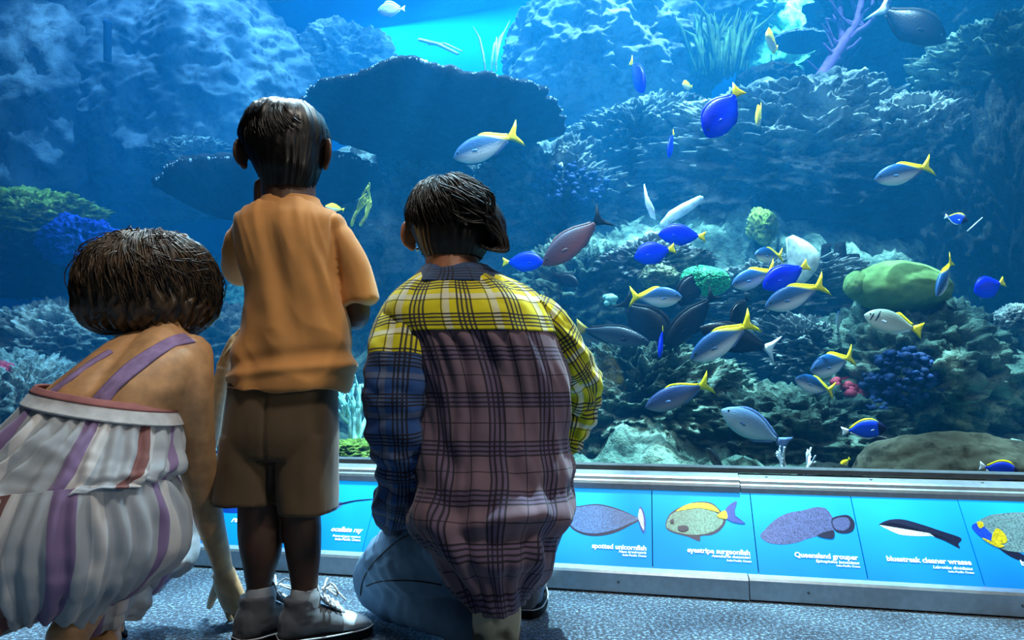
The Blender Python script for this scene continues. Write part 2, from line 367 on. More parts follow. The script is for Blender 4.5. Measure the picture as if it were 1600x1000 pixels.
def sm(x): x = min(1, max(0, x)); return x * x * (3 - 2 * x)
# the reef slope: terrain rising from the window sill to the back of the tank
def slope_z(u, d):
    z = .14 + .17 * d + 1.15 * sm((d - 1.0 - .25 * nz(u * .8, 2.2, 9.1, 2)) / 1.5) + .55 * sm((d - 2.4) / 2)
    z += -.75 * sm((.7 - u) / 1.6) * sm((d - .9) / 1.2)                     # lower on the left
    z += -.30 * math.exp(-((u - .25) / .4) ** 2) * sm(d / 1.2)
    z += .9 * sm((u - 2.5 - .25 * d) / 1.0) * sm((d - .5) / .9)            # the wall closing in on the right
    n = nz(u * .9 + 3, d * .9, 1.7, 5)
    z += .16 * n * sm(d / .8) + .14 * (abs(nz(u * 2.6, d * 2.6, 5.1, 5))) * sm(d / .4) + .06 * nz(u * 9, d * 9, 2.2, 4)
    return z
V = []; Fc = []; NU, ND = 300, 170
for j in range(ND + 1):
    d = .05 + (D_BACK - .05) * (j / ND) ** 1.4
    for i in range(NU + 1):
        u = -4.5 + 9.5 * i / NU
        a = nz(u * 5, d * 5, 8.3, 4) * .05
        V.append(tw(u + a, GS + d + a * .7, slope_z(u, d)))
for j in range(ND):
    for i in range(NU):
        a = j * (NU + 1) + i; Fc.append((a, a + 1, a + NU + 2, a + NU + 1))
o = mesh('reef_slope', V, Fc, R_teal); tag(o, 'craggy reef slope rising from the window sill to the back', 'reef')

def axes(rx=0, ry=0, rz=0):
    return np.array((Matrix.Rotation(rz, 3, 'Z') @ Matrix.Rotation(ry, 3, 'Y') @ Matrix.Rotation(rx, 3, 'X')).transposed()) @ A3
_ico = {}
def ico(n):
    if n not in _ico:
        bm = bmesh.new(); bmesh.ops.create_icosphere(bm, subdivisions=n, radius=1)
        _ico[n] = (np.array([v.co[:] for v in bm.verts]), [[v.index for v in f.verts] for f in bm.faces]); bm.free()
    return _ico[n]
def rock(label, px, py, hw, hh, d, th, mat, seed=0, a1=.28, a2=.16, f1=1.1, f2=3.2, n=6, tilt=0, name='reef_rock', cat='rock', flat=0, shape=None, group=None):
    P = tk(px, py, d); k = mpp(P); A = axes(0, tilt, 0)
    V0, Fc = ico(n); r = np.array([hw * k, th, hh * k]); out = []
    for v in V0:
        x, y, z = v * f1 + seed * 7.3; q = v * f2 + seed * 3.1
        s = 1 + a1 * nz(x, y, z, 3) + a2 * (.45 - abs(nz(q[0], q[1], q[2], 5)) * 1.6) + a2 * .35 * nz(q[0] * 3, q[1] * 3, q[2] * 5, 3)
        w = v * s
        if flat: w = w * np.array([1, 1, 1 if w[2] > 0 else 1 - flat])
        if shape: w = shape(w)
        out.append(A.T @ (w * r) + P)
    o = mesh(name, out, Fc, mat); tag(o, label, cat, group); return o
if DETAIL:
    rock('huge smooth pale boulder rising at the upper left', 285, 160, 225, 185, 3.4, .9, R_haze, 1, .16, .07, .9, 2.2, 7)
    rock('deep blue-shaded boulder filling the top left corner', 40, 150, 190, 190, 3.0, .8, R_haze, 2, .2, .08, 1, 2.4, 6)
    rock('small pale boulder behind the rim of the largest plate coral', 545, 98, 72, 50, 3.9, .5, R_pale, 3, .25, .2, 1.2, 3)
    rock('large rounded pale boulder at the top centre right', 948, 112, 160, 120, 3.6, .8, R_haze, 4, .12, .12, 1, 2.6, 7)
    rock('pale ledge above the seaweed at the top edge right of centre', 1110, 20, 110, 60, 3.85, .42, R_haze, 5, .3, .2)
    rock('craggy light-topped mound below the royal blue tang with head down', 1010, 235, 120, 75, 2.9, .55, R_grey, 6, .22, .3, 1.1, 3.6, 7)
    rock('long craggy ridge with bright top across the upper right', 1250, 260, 230, 105, 2.6, .6, R_grey, 7, .22, .32, 1.2, 3.6, 7, .10)
    rock('flat-topped bright crag at the right end of the long ridge', 1430, 240, 95, 75, 2.3, .45, R_grey, 8, .25, .3, 1.2, 4, 6)
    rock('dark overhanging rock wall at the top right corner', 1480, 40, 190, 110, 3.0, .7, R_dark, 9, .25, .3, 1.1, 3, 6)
    rock('greenish creviced rock jutting in from the right edge', 1590, 130, 130, 75, 2.2, .5, R_teal, 10, .25, .35, 1.2, 4, 6, .15)
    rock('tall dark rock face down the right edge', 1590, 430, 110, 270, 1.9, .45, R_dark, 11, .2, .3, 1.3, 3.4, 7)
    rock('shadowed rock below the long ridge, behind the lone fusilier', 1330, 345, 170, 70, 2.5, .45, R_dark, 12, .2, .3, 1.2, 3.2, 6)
    rock('pale sunlit ledge under the fusilier school', 1210, 470, 150, 50, 1.7, .4, R_grey, 13, .22, .35, 1.2, 4.4, 7, -.08)
    rock('knobbly grey rock right of the largest fusilier', 1280, 560, 120, 60, 1.35, .35, R_grey, 14, .25, .35, 1.3, 4.6, 7, .15)
    rock('broad teal boulder low in the middle of the tank', 1010, 640, 150, 105, 1.0, .4, R_teal, 15, .2, .3, 1.3, 4.5, 7)
    rock('rugged teal boulder behind the yellow sleeve', 910, 480, 110, 95, 1.9, .45, R_teal, 16, .25, .35, 1.3, 4, 6)
    rock('dim rock low in the tank behind the pale grey fish', 1230, 690, 160, 80, .8, .3, R_teal, 17, .2, .3, 1.3, 4.5, 6)
    rock('dim rounded rock behind the blue coral clumps', 1420, 600, 170, 120, 1.1, .35, R_teal, 18, .22, .25, 1.2, 3.6, 6)
    rock('smooth brown rock with pale rim low against the window', 1490, 768, 150, 92, .28, .16, R_brown, 19, .12, .02, 1.4, 3, 6, .0)
    rock('small dark mound low against the window under the tiny yellow fish', 1298, 745, 42, 20, .25, .1, R_dark, 20, .15, .15, n=5)
    rock('pale boulder low on the left edge behind the woman\'s hair', 90, 560, 150, 85, 1.5, .45, R_grey, 21, .22, .25, 1.2, 3.6, 7, .06)
    rock('knobbed grey rock low on the left edge beside the dress', 30, 640, 110, 75, 1.0, .3, R_grey, 22, .25, .35, 1.4, 5, 6)
    rock('dim rock behind the woman\'s shoulder and the boy\'s back', 350, 540, 120, 60, 1.9, .4, R_grey, 23, .25, .3, 1.2, 3.6, 6)
    rock('yellow-green mossy ledge on the left edge', 40, 345, 110, 42, 1.7, .35, R_green, 24, .25, .35, 1.4, 4, 6)
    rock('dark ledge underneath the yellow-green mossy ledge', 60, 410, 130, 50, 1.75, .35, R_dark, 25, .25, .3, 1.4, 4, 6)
    rock('vivid blue sponge slab left of the woman\'s hair', 128, 380, 62, 38, 1.45, .16, R_blue, 26, .25, .3, 1.4, 4, 6, .1, 'blue_sponge', 'sponge')
    rock('hazy blue boulder behind the gap between boy and plaid shirt', 640, 400, 190, 165, 2.8, .6, R_grey, 27, .25, .3, 1.2, 3, 6)
    rock('hazy ridge left of the boy\'s head', 300, 250, 70, 28, 2.8, .3, R_grey, 28, .25, .3, 1.4, 4, 6)
    rock('hazy boulder between the plaid person\'s hair and the ridge', 860, 320, 130, 90, 2.6, .5, R_grey, 29, .25, .35, 1.2, 3.4, 7)
    rock('grey rubble rock under the two royal blue tangs', 1020, 420, 75, 40, 1.5, .25, R_grey, 30, .3, .4, 1.4, 5, 6)
    rock('dark rock shelf at the upper right under the purple gorgonian', 1200, 140, 48, 32, 2.9, .3, R_dark, 31, .2, .2, n=5)
    rock('sandy ledge coloured by green light behind the purple gorgonian', 1255, 75, 95, 120, 4.1, .3, rock_mat('green_lit_sand', (.40, .62, .48), (.55, .78, .62), (.70, .88, .74), 3, .5), 32, .2, .2, n=6)  # green light on the sandy back put into the rock colour
    rock('lumpy pale green rock by the boy\'s shorts', 555, 708, 50, 20, .45, .15, R_green, 33, .2, .3, 1.6, 5, 5)
    rock('round grey coral head at the right edge', 1590, 500, 28, 24, 1.0, .1, R_grey, 34, .1, .3, 2, 9, 5)

M_rim = plain('lit_rim_pale', (.46, .54, .60), .8, 0, .15, 40)  # light on the plate rims put into a pale colour
def plate(label, px, py, hw, hd, d, th, mat, seed, tilt=(0, 0), rag=.07, bowl=2.2):
    P = tk(px, py, d); k = mpp(P); R = hw * k; RD = hd; A = axes(tilt[0], tilt[1], 0); mb = MB()
    na, nr = 220, 26
    def rr(a): return 1 + .10 * nz(math.cos(a) * 1.3 + seed, math.sin(a) * 1.3, 1, 3) + rag * nz(math.cos(a) * 9 + seed, math.sin(a) * 9, 3, 4)
    rings = []
    prof = [(r, -bowl * (1 - r ** 2)) for r in np.linspace(.04, .97, nr)] + [(1.0, .25)] + [(r, .55 + .1 * (1 - r)) for r in np.linspace(.98, .04, nr)]
    for r, z in prof:
        ring = []
        for i in range(na):
            a = 2 * PI * i / na; q = r * (1 + (rr(a) - 1) * r ** 2)
            x, y = q * math.cos(a), q * math.sin(a)
            zz = z * th * 2 + .04 * nz(x * 2 + seed, y * 2, .3, 3) * R * r + (.25 * th * nz(x * 22, y * 22, seed, 2) if z > 0 else .12 * th * math.sin(a * 46) * r)
            ring.append(A.T @ np.array([x * R, y * RD, zz]) + P)
        rings.append(ring)
    mb.loft(rings)
    root = empty('plate_coral', P); tag(root, label, 'coral')
    o = mb.build('plate', mat, root); o.matrix_parent_inverse = Matrix.Translation(-Vector(P))
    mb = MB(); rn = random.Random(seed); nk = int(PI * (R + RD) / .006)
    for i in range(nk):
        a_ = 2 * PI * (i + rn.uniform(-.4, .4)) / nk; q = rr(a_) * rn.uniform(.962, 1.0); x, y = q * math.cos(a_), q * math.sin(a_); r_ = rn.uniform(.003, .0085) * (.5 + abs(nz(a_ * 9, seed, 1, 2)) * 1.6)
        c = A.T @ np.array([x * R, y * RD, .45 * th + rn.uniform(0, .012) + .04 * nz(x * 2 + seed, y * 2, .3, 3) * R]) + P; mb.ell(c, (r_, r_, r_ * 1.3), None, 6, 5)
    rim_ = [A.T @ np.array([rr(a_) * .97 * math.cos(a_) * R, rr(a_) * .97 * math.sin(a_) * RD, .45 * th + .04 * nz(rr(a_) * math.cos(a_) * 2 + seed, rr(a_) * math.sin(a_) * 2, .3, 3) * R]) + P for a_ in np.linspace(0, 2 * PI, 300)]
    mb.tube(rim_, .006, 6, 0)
    o = mb.build('lit_rim', M_rim, root); o.matrix_parent_inverse = Matrix.Translation(-Vector(P))  # pale knobs stand for light catching the ragged rim
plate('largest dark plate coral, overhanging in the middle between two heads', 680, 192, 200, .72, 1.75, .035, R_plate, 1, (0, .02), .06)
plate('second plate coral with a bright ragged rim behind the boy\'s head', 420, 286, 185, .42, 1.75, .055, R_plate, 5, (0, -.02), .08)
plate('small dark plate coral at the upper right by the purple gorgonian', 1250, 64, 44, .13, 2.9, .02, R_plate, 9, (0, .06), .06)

def stems(name, label, cat, mat, px, py, d, hpx, n, spread, r, seed, lean=0, branch=2, group=None):
    P = tk(px, py, d); k = mpp(P); rnd = random.Random(seed); mb = MB()
    def grow(p, dr, L, r, lvl):
        pts = [p]; q = p.copy(); v = dr.copy()
        for _ in range(4):
            v = v + np.array([rnd.uniform(-1, 1), rnd.uniform(-1, 1), rnd.uniform(-.3, .6)]) * .22; v /= np.linalg.norm(v); q = q + v * L / 4; pts.append(q)
        mb.tube(pts, [r, r * .95, r * .9, r * .82, r * .7], 7, 1)
        if lvl > 0:
            for _ in range(rnd.choice((2, 2, 3))):
                i = rnd.choice((2, 3, 4)); w = v + np.array([rnd.uniform(-1, 1), rnd.uniform(-1, 1) * .6, rnd.uniform(-.2, .9)]) * .8; w /= np.linalg.norm(w)
                grow(pts[i], w, L * .62, r * .72, lvl - 1)
    for i in range(n):
        a = rnd.uniform(-1, 1)
        grow(P + np.array([a * spread * k, rnd.uniform(-1, 1) * spread * k * .5, 0]), np.array([a * .5 + lean, rnd.uniform(-.3, .3), 1.]) / 1.1, hpx * k * rnd.uniform(.45, .62), r, branch)
    o = mb.build(name, mat); tag(o, label, cat, group); return o
M_yel = plain('yellow_green_coral', (.62, .68, .25), .7, 0, .25, 30, .4)
M_cyan = plain('pale_cyan_coral', (.55, .80, .82), .7, 0, .25, 30, .4)
M_blu = plain('blue_coral', (.07, .16, .31), .7, 0, .35, 40, .5)
M_pur = plain('purple_gorgonian', (.24, .16, .34), .75, 0, .25, 30, .6)
M_wht = plain('bleached_coral', (.72, .78, .84), .7, 0, .15, 30, .4)
M_weed = plain('green_weed', (.20, .32, .16), .7, 0, .3, 20, .2)
M_rose = plain('dusky_red_coral', (.45, .14, .20), .7, 0, .3, 30, .5)
stems('branching_coral', 'yellow branching coral beside the boy\'s right ear', 'coral', M_yel, 560, 352, 1.0, 60, 2, 20, .009, 3, .5, 2)
stems('branching_coral', 'pale cyan branching coral between shorts and plaid sleeve', 'coral', M_cyan, 552, 690, .5, 95, 5, 22, .011, 5, 0, 2)
stems('branching_coral', 'white branching coral low by the window under the pale grey fish', 'coral', M_wht, 1245, 745, .25, 45, 4, 20, .006, 8, .2, 2)
stems('branching_coral', 'small blue branching coral seen between dress arm and shorts', 'coral', M_blu, 338, 712, .3, 40, 4, 10, .009, 9, 0, 1)
# purple gorgonian: trunk and fans
P0, mbg = tk(1258, 168, 2.5), MB(); kg = mpp(P0)
trunk = [tk(x, y, 2.5) for x, y in ((1256, 168), (1275, 140), (1296, 105), (1318, 70), (1340, 35), (1352, -20))]
mbg.tube(trunk, [.075, .06, .052, .045, .036, .02], 12, 1)
rnd = random.Random(4)
root = empty('purple_gorgonian', P0); tag(root, 'purple branching gorgonian leaning at the upper right', 'coral')
inv = Matrix.Translation(-Vector(P0))
o = mbg.build('trunk', M_pur, root); o.matrix_parent_inverse = inv; crease(o, lambda v: .012 * nz(v[0] * 30, v[1] * 30, v[2] * 14, 3))
for (x0, y0, x1, y1, r) in ((1296, 105, 1345, 60, .03), (1318, 70, 1312, -10, .028), (1318, 70, 1390, 5, .03), (1340, 35, 1376, -20, .02), (1275, 140, 1330, 100, .022), (1340, 35, 1326, -25, .018)):
    mb = MB(); a, b = tk(x0, y0, 2.5), tk(x1, y1, 2.35 + rnd.random() * .4)
    pts = [a + (b - a) * f + np.array([nz(f * 3, x1, 1), nz(f * 3, y1, 7), nz(f * 3, x1, 5)]) * .04 * math.sin(f * PI) for f in np.linspace(0, 1, 8)]
    mb.tube(pts, list(np.linspace(r, r * .3, 8)), 8, 1)
    for _ in range(7):
        i = rnd.randint(2, 7); v = np.array([rnd.uniform(-.8, .8), rnd.uniform(-.4, .4), rnd.uniform(.2, 1)]) * .22
        mb.tube([pts[i], pts[i] + v * .5 + (0, 0, .01), pts[i] + v * np.array([.9, 1, 1.2])], [r * .45, r * .32, r * .15], 6, 1)
    o = mb.build('branch', M_pur, root); o.matrix_parent_inverse = inv
# weed tufts
def tuft(label, px, py, d, hpx, wpx, n, mat, seed, r=.006, name='seaweed'):
    P = tk(px, py, d); k = mpp(P); rn = random.Random(seed); mb = MB()
    for i in range(n):
        a = rn.uniform(-1, 1); b = P + np.array([a * wpx * k, rn.uniform(-.1, .1), 0]); h = hpx * k * rn.uniform(.6, 1)
        s = rn.uniform(-.35, .35) + a * .3
        mb.tube([b, b + np.array([s * h * .2, 0, h * .4]), b + np.array([s * h * .5, rn.uniform(-.1, .1) * h, h * .75]), b + np.array([s * h, rn.uniform(-.2, .2) * h, h])], [r, r * 1.6, r * 1.4, r * .3], 5, 1)
    o = mb.build(name, mat); tag(o, label, 'seaweed')
tuft('green seaweed clump under the top edge, right of the rounded boulder', 1125, 115, 3.2, 105, 42, 60, M_weed, 2, .012)
tuft('thin pale reed stems left of the rounded boulder at the top', 768, 105, 2.8, 75, 12, 5, M_wht, 6, .006)
# a bare branch floating near the surface
mb = MB(); a, b = tk(655, 62, 3.0), tk(715, 84, 3.0); mb.tube([a, a * .5 + b * .5 + (0, 0, .02), b], [.014, .016, .012], 7, 1); mb.tube([tk(668, 70, 3.0), tk(695, 68, 3.05), tk(722, 80, 3.0)], [.006, .009, .006], 6, 1)
tag(mb.build('bare_branch', M_wht), 'thin bare branch floating above the largest plate coral', 'branch')
def clump(name, label, px, py, hw, hh, d, n, rpx, mat, seed, cat='coral'):
    P = tk(px, py, d); k = mpp(P); rn = random.Random(seed); mb = MB()
    for i in range(n):
        a, rad = rn.uniform(0, 2 * PI), math.sqrt(rn.random()); r = rpx * k * rn.uniform(.6, 1.25)
        c = P + np.array([math.cos(a) * rad * hw * k, rn.uniform(-.6, .6) * hw * k * .5 + (rad - 1) * .06, math.sin(a) * rad * hh * k])
        mb.ell(c, (r, r, r * .85), None, 10, 7)
    o = mb.build(name, mat); crease(o, lambda v: .006 * nz(v[0] * 45, v[1] * 45, v[2] * 45, 2)); tag(o, label, cat)
clump('knobbly_coral', 'large cluster of blue knobbly coral low at the right', 1410, 590, 56, 44, .75, 170, 6.5, M_blu, 1)
clump('knobbly_coral', 'smaller round clump of blue coral below the large blue cluster', 1362, 640, 24, 18, .7, 50, 5, M_blu, 2)
clump('knobbly_coral', 'upper clump of blue coral under the green mound coral', 1420, 520, 48, 22, .95, 80, 5.5, M_blu, 3)
clump('knobbly_coral', 'sparkling blue coral patch above the brown fish', 890, 290, 60, 32, 2.0, 110, 5, M_blu, 4)
clump('knobbly_coral', 'dusky red coral between the lower fusilier and the blue coral', 1318, 612, 32, 18, .8, 26, 8, M_rose, 5)
clump('knobbly_coral', 'small red coral at the left edge beside the dress', 4, 580, 14, 12, .8, 12, 8, M_rose, 6)
clump('knobbly_coral', 'dim violet coral behind the yellow sleeve', 955, 575, 14, 24, 1.0, 14, 9, M_blu, 7)
clump('knobbly_coral', 'turquoise coral beside the school behind the yellow shoulder', 952, 470, 10, 8, 1.1, 9, 6, M_cyan, 8)
def maze(name, c, scale):
    t = NT(name); v = t.coord(); n = t.noise(v, scale, 2, .5, 2.5)
    k = t.math('ABSOLUTE', t.math('SUBTRACT', n, .5)); k = t.math('MULTIPLY', k, 9)
    col = t.ramp(k, [(.1, tuple(x * .45 for x in c)), (.6, c)]); b = t.bsdf(col, .6); t.bump(b, k, .8, .02); return t.m
rock('emerald green brain coral dome behind the fusilier school', 1102, 438, 38, 23, 1.05, .09, maze('emerald_coral', (.25, .95, .62), 26), 41, .08, .06, 1, 4, 6, .15, 'brain_coral', 'coral')
def lobe(w):
    a = math.atan2(w[2], w[0]); k = 1
    if w[0] < -.68: k = .78 + .22 * abs(math.sin((w[2] + .1) * 4))
    if w[0] > .3: w = w * np.array([1.12, 1, 1 - .35 * (w[0] - .3)])
    return w * np.array([1, 1, k if w[0] < -.68 else 1])
M_mound = plain('green_mound', (.37, .50, .28), .8, 0, .12, 25, .25)
root = empty('mound_coral', tk(1400, 452, .9)); tag(root, 'big smooth green mound coral right of the school', 'coral'); inv = Matrix.Translation(-Vector(tk(1400, 452, .9)))
for nm, a in (('mound', (1402, 450, 70, 41, .9, .13)), ('lobe', (1338, 446, 19, 22, .88, .06))):
    o = rock('x', *a, M_mound, 43, .08, .0, 1.2, 3, 6, .06, nm, 'x', shape=lobe if nm == 'mound' else None)
    del o['label'], o['category']; o.parent = root; o.matrix_parent_inverse = inv
rock('small pale green sponge standing behind the school', 1190, 355, 22, 27, 1.9, .09, R_green, 44, .25, .2, 1.3, 4, 5, 0, 'green_sponge', 'sponge')
rock('pale green encrusted stone under the royal blue tangs', 1028, 432, 28, 17, 1.25, .08, rock_mat('pale_green_crust', (.35, .42, .35), (.55, .62, .5), (.75, .8, .66), 9), 45, .25, .25, 1.6, 5, 5)
# tube sponges
root = empty('tube_sponge', tk(1310, 460, 1.5)); tag(root, 'cluster of dark tube sponges left of the green mound coral', 'sponge'); inv = Matrix.Translation(-Vector(tk(1310, 460, 1.5)))
for x, y0, y1, r in ((1292, 470, 382, 9), (1313, 475, 380, 12), (1332, 470, 398, 13)):
    mb = MB(); a, b = tk(x - 2, y0, 1.5), tk(x, y1, 1.5); k = mpp(a)
    rings = [[a + (b - a) * f + np.array([math.cos(q), math.sin(q), 0]) * rr * k for q in np.arange(16) * PI / 8] for f, rr in ((0, r * 1.2), (.3, r * 1.1), (.6, r), (.9, r * .8), (1, r * .75), (1, r * .45), (.85, r * .35))]
    mb.loft(rings); o = mb.build('tube', R_dark, root); o.matrix_parent_inverse = inv; crease(o, lambda v: .01 * nz(v[0] * 18, v[1] * 18, v[2] * 18, 3))
# ribbed fan shell standing behind the school
mb = MB(); P = tk(1246, 410, 1.25); k = mpp(P); rings = []
for q in np.linspace(0, 1, 14):
    ring = []
    for s, off_ in ((1, 0), (-1, .02)):
        for a in (np.linspace(-1, 1, 40) if s > 0 else np.linspace(1, -1, 40)):
            w = math.sqrt(max(0, 1 - (abs(a) ** 2.2))) ; x = (-14 + 36 * q * (1 - .75 * a * a)) * k; z = -a * 44 * k * (.9 + .1 * q)
            y = -.09 * math.sin(q * PI / 2) * (1 - a * a) + off_ + .006 * math.sin(q * 40)
            ring.append(P + np.array([x, y, z]))
    rings.append(ring)
mb.loft(rings); tag(mb.build('fan_shell', plain('shell_grey', (.62, .68, .66), .5, 0, .2, 30, .3)), 'pale ribbed fan shell standing among the school', 'shell')
mb = MB(); p_ = [tk(*q, 1.7) for q in ((1036, 350), (1050, 338), (1070, 326), (1094, 311))]; mb.tube(p_, [.018, .030, .032, .022], 12, 2); o = mb.build('coral_log', M_wht); crease(o, lambda v: .006 * nz(v[0] * 25, v[1] * 25, v[2] * 25, 3)); tag(o, 'pale fallen log leaning above the upper blue tang', 'log')
mb = MB(); mb.tube([tk(1512, 361, .8), tk(1524, 350, .8), tk(1535, 340, .8)], [.003, .0026, .0018], 7, 1); tag(mb.build('twig', M_wht), 'tiny white twig drifting by the small powder blue tang', 'twig')
# narrow white-edged fish seen edge-on, built as an upright shard
mb = MB(); pts = [tk(*q, 1.5) for q in ((1007, 287), (1012, 305), (1022, 325), (1025, 342), (1017, 338), (1009, 318))]
c = sum(pts) / 6; mb.loft([[p + np.array([0, y, 0]) for p in pts] for y in (0, .02)]); tag(mb.build('narrow_fish', M_wht), 'narrow upright white-edged fish seen edge-on above the blue tangs', 'coral')
mb = MB(); a, b = tk(168, 95, 2.4), tk(168, 33, 2.4); mb.loft([[a + (b - a) * f + np.array([math.cos(q), math.sin(q), 0]) * rr for q in np.arange(14) * PI / 7] for f, rr in ((0, .03), (.9, .03), (.93, .036), (1, .036), (1, .024), (.8, .022))]); tag(mb.build('pipe', plain('blue_grey_pipe', (.25, .36, .5), .6)), 'short upright pipe stub in the top left corner', 'pipe')

# ------------------------------------------------------------------ fish
def grad(name, back, belly, flank=None, rear=None, rough=.38, zmid=0, zr=.1):
    t = NT(name); v = t.coord(); s = t.n('SeparateXYZ'); t.l(v, s.inputs[0])
    n = t.noise(v, 60, 2); z = t.math('ADD', t.math('MULTIPLY', t.math('SUBTRACT', s.outputs[2], zmid), .5 / zr), t.math('ADD', .42, t.math('MULTIPLY', n, .16)))
    col = t.ramp(z, [(.08, belly), (.5, flank or tuple((a + b) / 2 for a, b in zip(back, belly))), (.92, back)])
    if rear:
        xx = t.math('ADD', s.outputs[0], t.math('MULTIPLY', s.outputs[2], 1.8))
        m = t.n('MapRange'); m.inputs['From Min'].default_value = .70; m.inputs['From Max'].default_value = .78; t.l(xx, m.inputs['Value'])
        col = t.mix(m.outputs[0], col, rear)
    b = t.bsdf(col, rough); b.inputs['Specular IOR Level'].default_value = .12; vo = t.n('TexVoronoi'); vo.inputs['Scale'].default_value = 60; t.l(v, vo.inputs['Vector']); t.bump(b, vo.outputs[0], .12, .01); return t.m
M_y = plain('fin_yellow', (.93, .86, .04), .5, 0, .1, 20)
M_bl = plain('fin_blue', (.04, .15, .90), .5, 0, .2, 20)
M_nv = plain('fin_navy', (.03, .05, .20), .5, 0, .3, 20)
M_wf = plain('fin_white', (.85, .92, .97), .5, 0, .05, 20)
M_bg = plain('fin_bluegrey', (.34, .46, .66), .5, 0, .1, 20)
M_br = plain('fin_brown', (.36, .27, .27), .55, 0, .2, 20)
M_dk = plain('fin_dark', (.03, .045, .07), .8, 0, .3, 20)
M_eye = plain('fish_eye', (.01, .01, .015), .12, 0, 0, 20)
SLIM = [(.0, .002, -.006, .002), (.03, .035, -.04, .02), (.09, .085, -.085, .042), (.18, .128, -.135, .06), (.30, .158, -.165, .068), (.44, .160, -.165, .066), (.57, .128, -.130, .052), (.68, .078, -.080, .034), (.76, .042, -.042, .02), (.82, .027, -.027, .012)]
OVAL = [(.0, -.005, -.03, .002), (.02, .035, -.06, .02), (.07, .10, -.11, .04), (.16, .175, -.175, .06), (.30, .225, -.22, .066), (.46, .225, -.22, .06), (.60, .175, -.17, .045), (.72, .09, -.09, .027), (.79, .04, -.04, .016), (.84, .032, -.032, .010)]
LONG = [(.0, .0, -.01, .002), (.03, .028, -.03, .02), (.10, .065, -.06, .042), (.22, .105, -.10, .058), (.38, .125, -.12, .06), (.55, .105, -.105, .05), (.70, .062, -.062, .03), (.80, .034, -.034, .016), (.85, .028, -.028, .011)]
def prof_at(p, x, c):
    for a, b in zip(p, p[1:]):
        if a[0] <= x <= b[0]: f = (x - a[0]) / (b[0] - a[0]); return a[c] + (b[c] - a[c]) * f
    return 0
FORK = [(.80, .026), (.86, .06), (.93, .12), (1.0, .185), (.975, .10), (.935, .03), (.925, 0), (.935, -.03), (.975, -.10), (1.0, -.185), (.93, -.12), (.86, -.06), (.80, -.026)]
WEDGE = [(.82, .03), (.90, .07), (1.0, .125), (.985, .06), (.975, 0), (.985, -.06), (1.0, -.125), (.90, -.07), (.82, -.03)]
LUNATE = [(.82, .03), (.90, .09), (1.0, .20), (.955, .10), (.93, 0), (.955, -.10), (1.0, -.20), (.90, -.09), (.82, -.03)]
def poly_fin(mb, pts, th, y=0, A=None):
    P = np.array([(x, y, z) for x, z in pts], float); c = P.mean(0)
    mid = [c + (p - c) * .55 for p in P]
    n = len(P)
    V = [p for p in P] + [m + (0, th, 0) for m in mid] + [c + (0, th * 1.2, 0)] + [m - (0, th, 0) for m in mid] + [c - (0, th * 1.2, 0)]
    Fc = []
    for i in range(n):
        j = (i + 1) % n
        Fc += [(i, j, n + j, n + i), (n + i, n + j, 2 * n), (j, i, 2 * n + 1 + i, 2 * n + 1 + j), (2 * n + 1 + j, 2 * n + 1 + i, 3 * n + 1)]
    if A is not None: V = [A(v) for v in V]
    mb.add(V, Fc)
M_flank = plain('fin_flank', (.26, .42, .58), .6, 0, .1, 20)
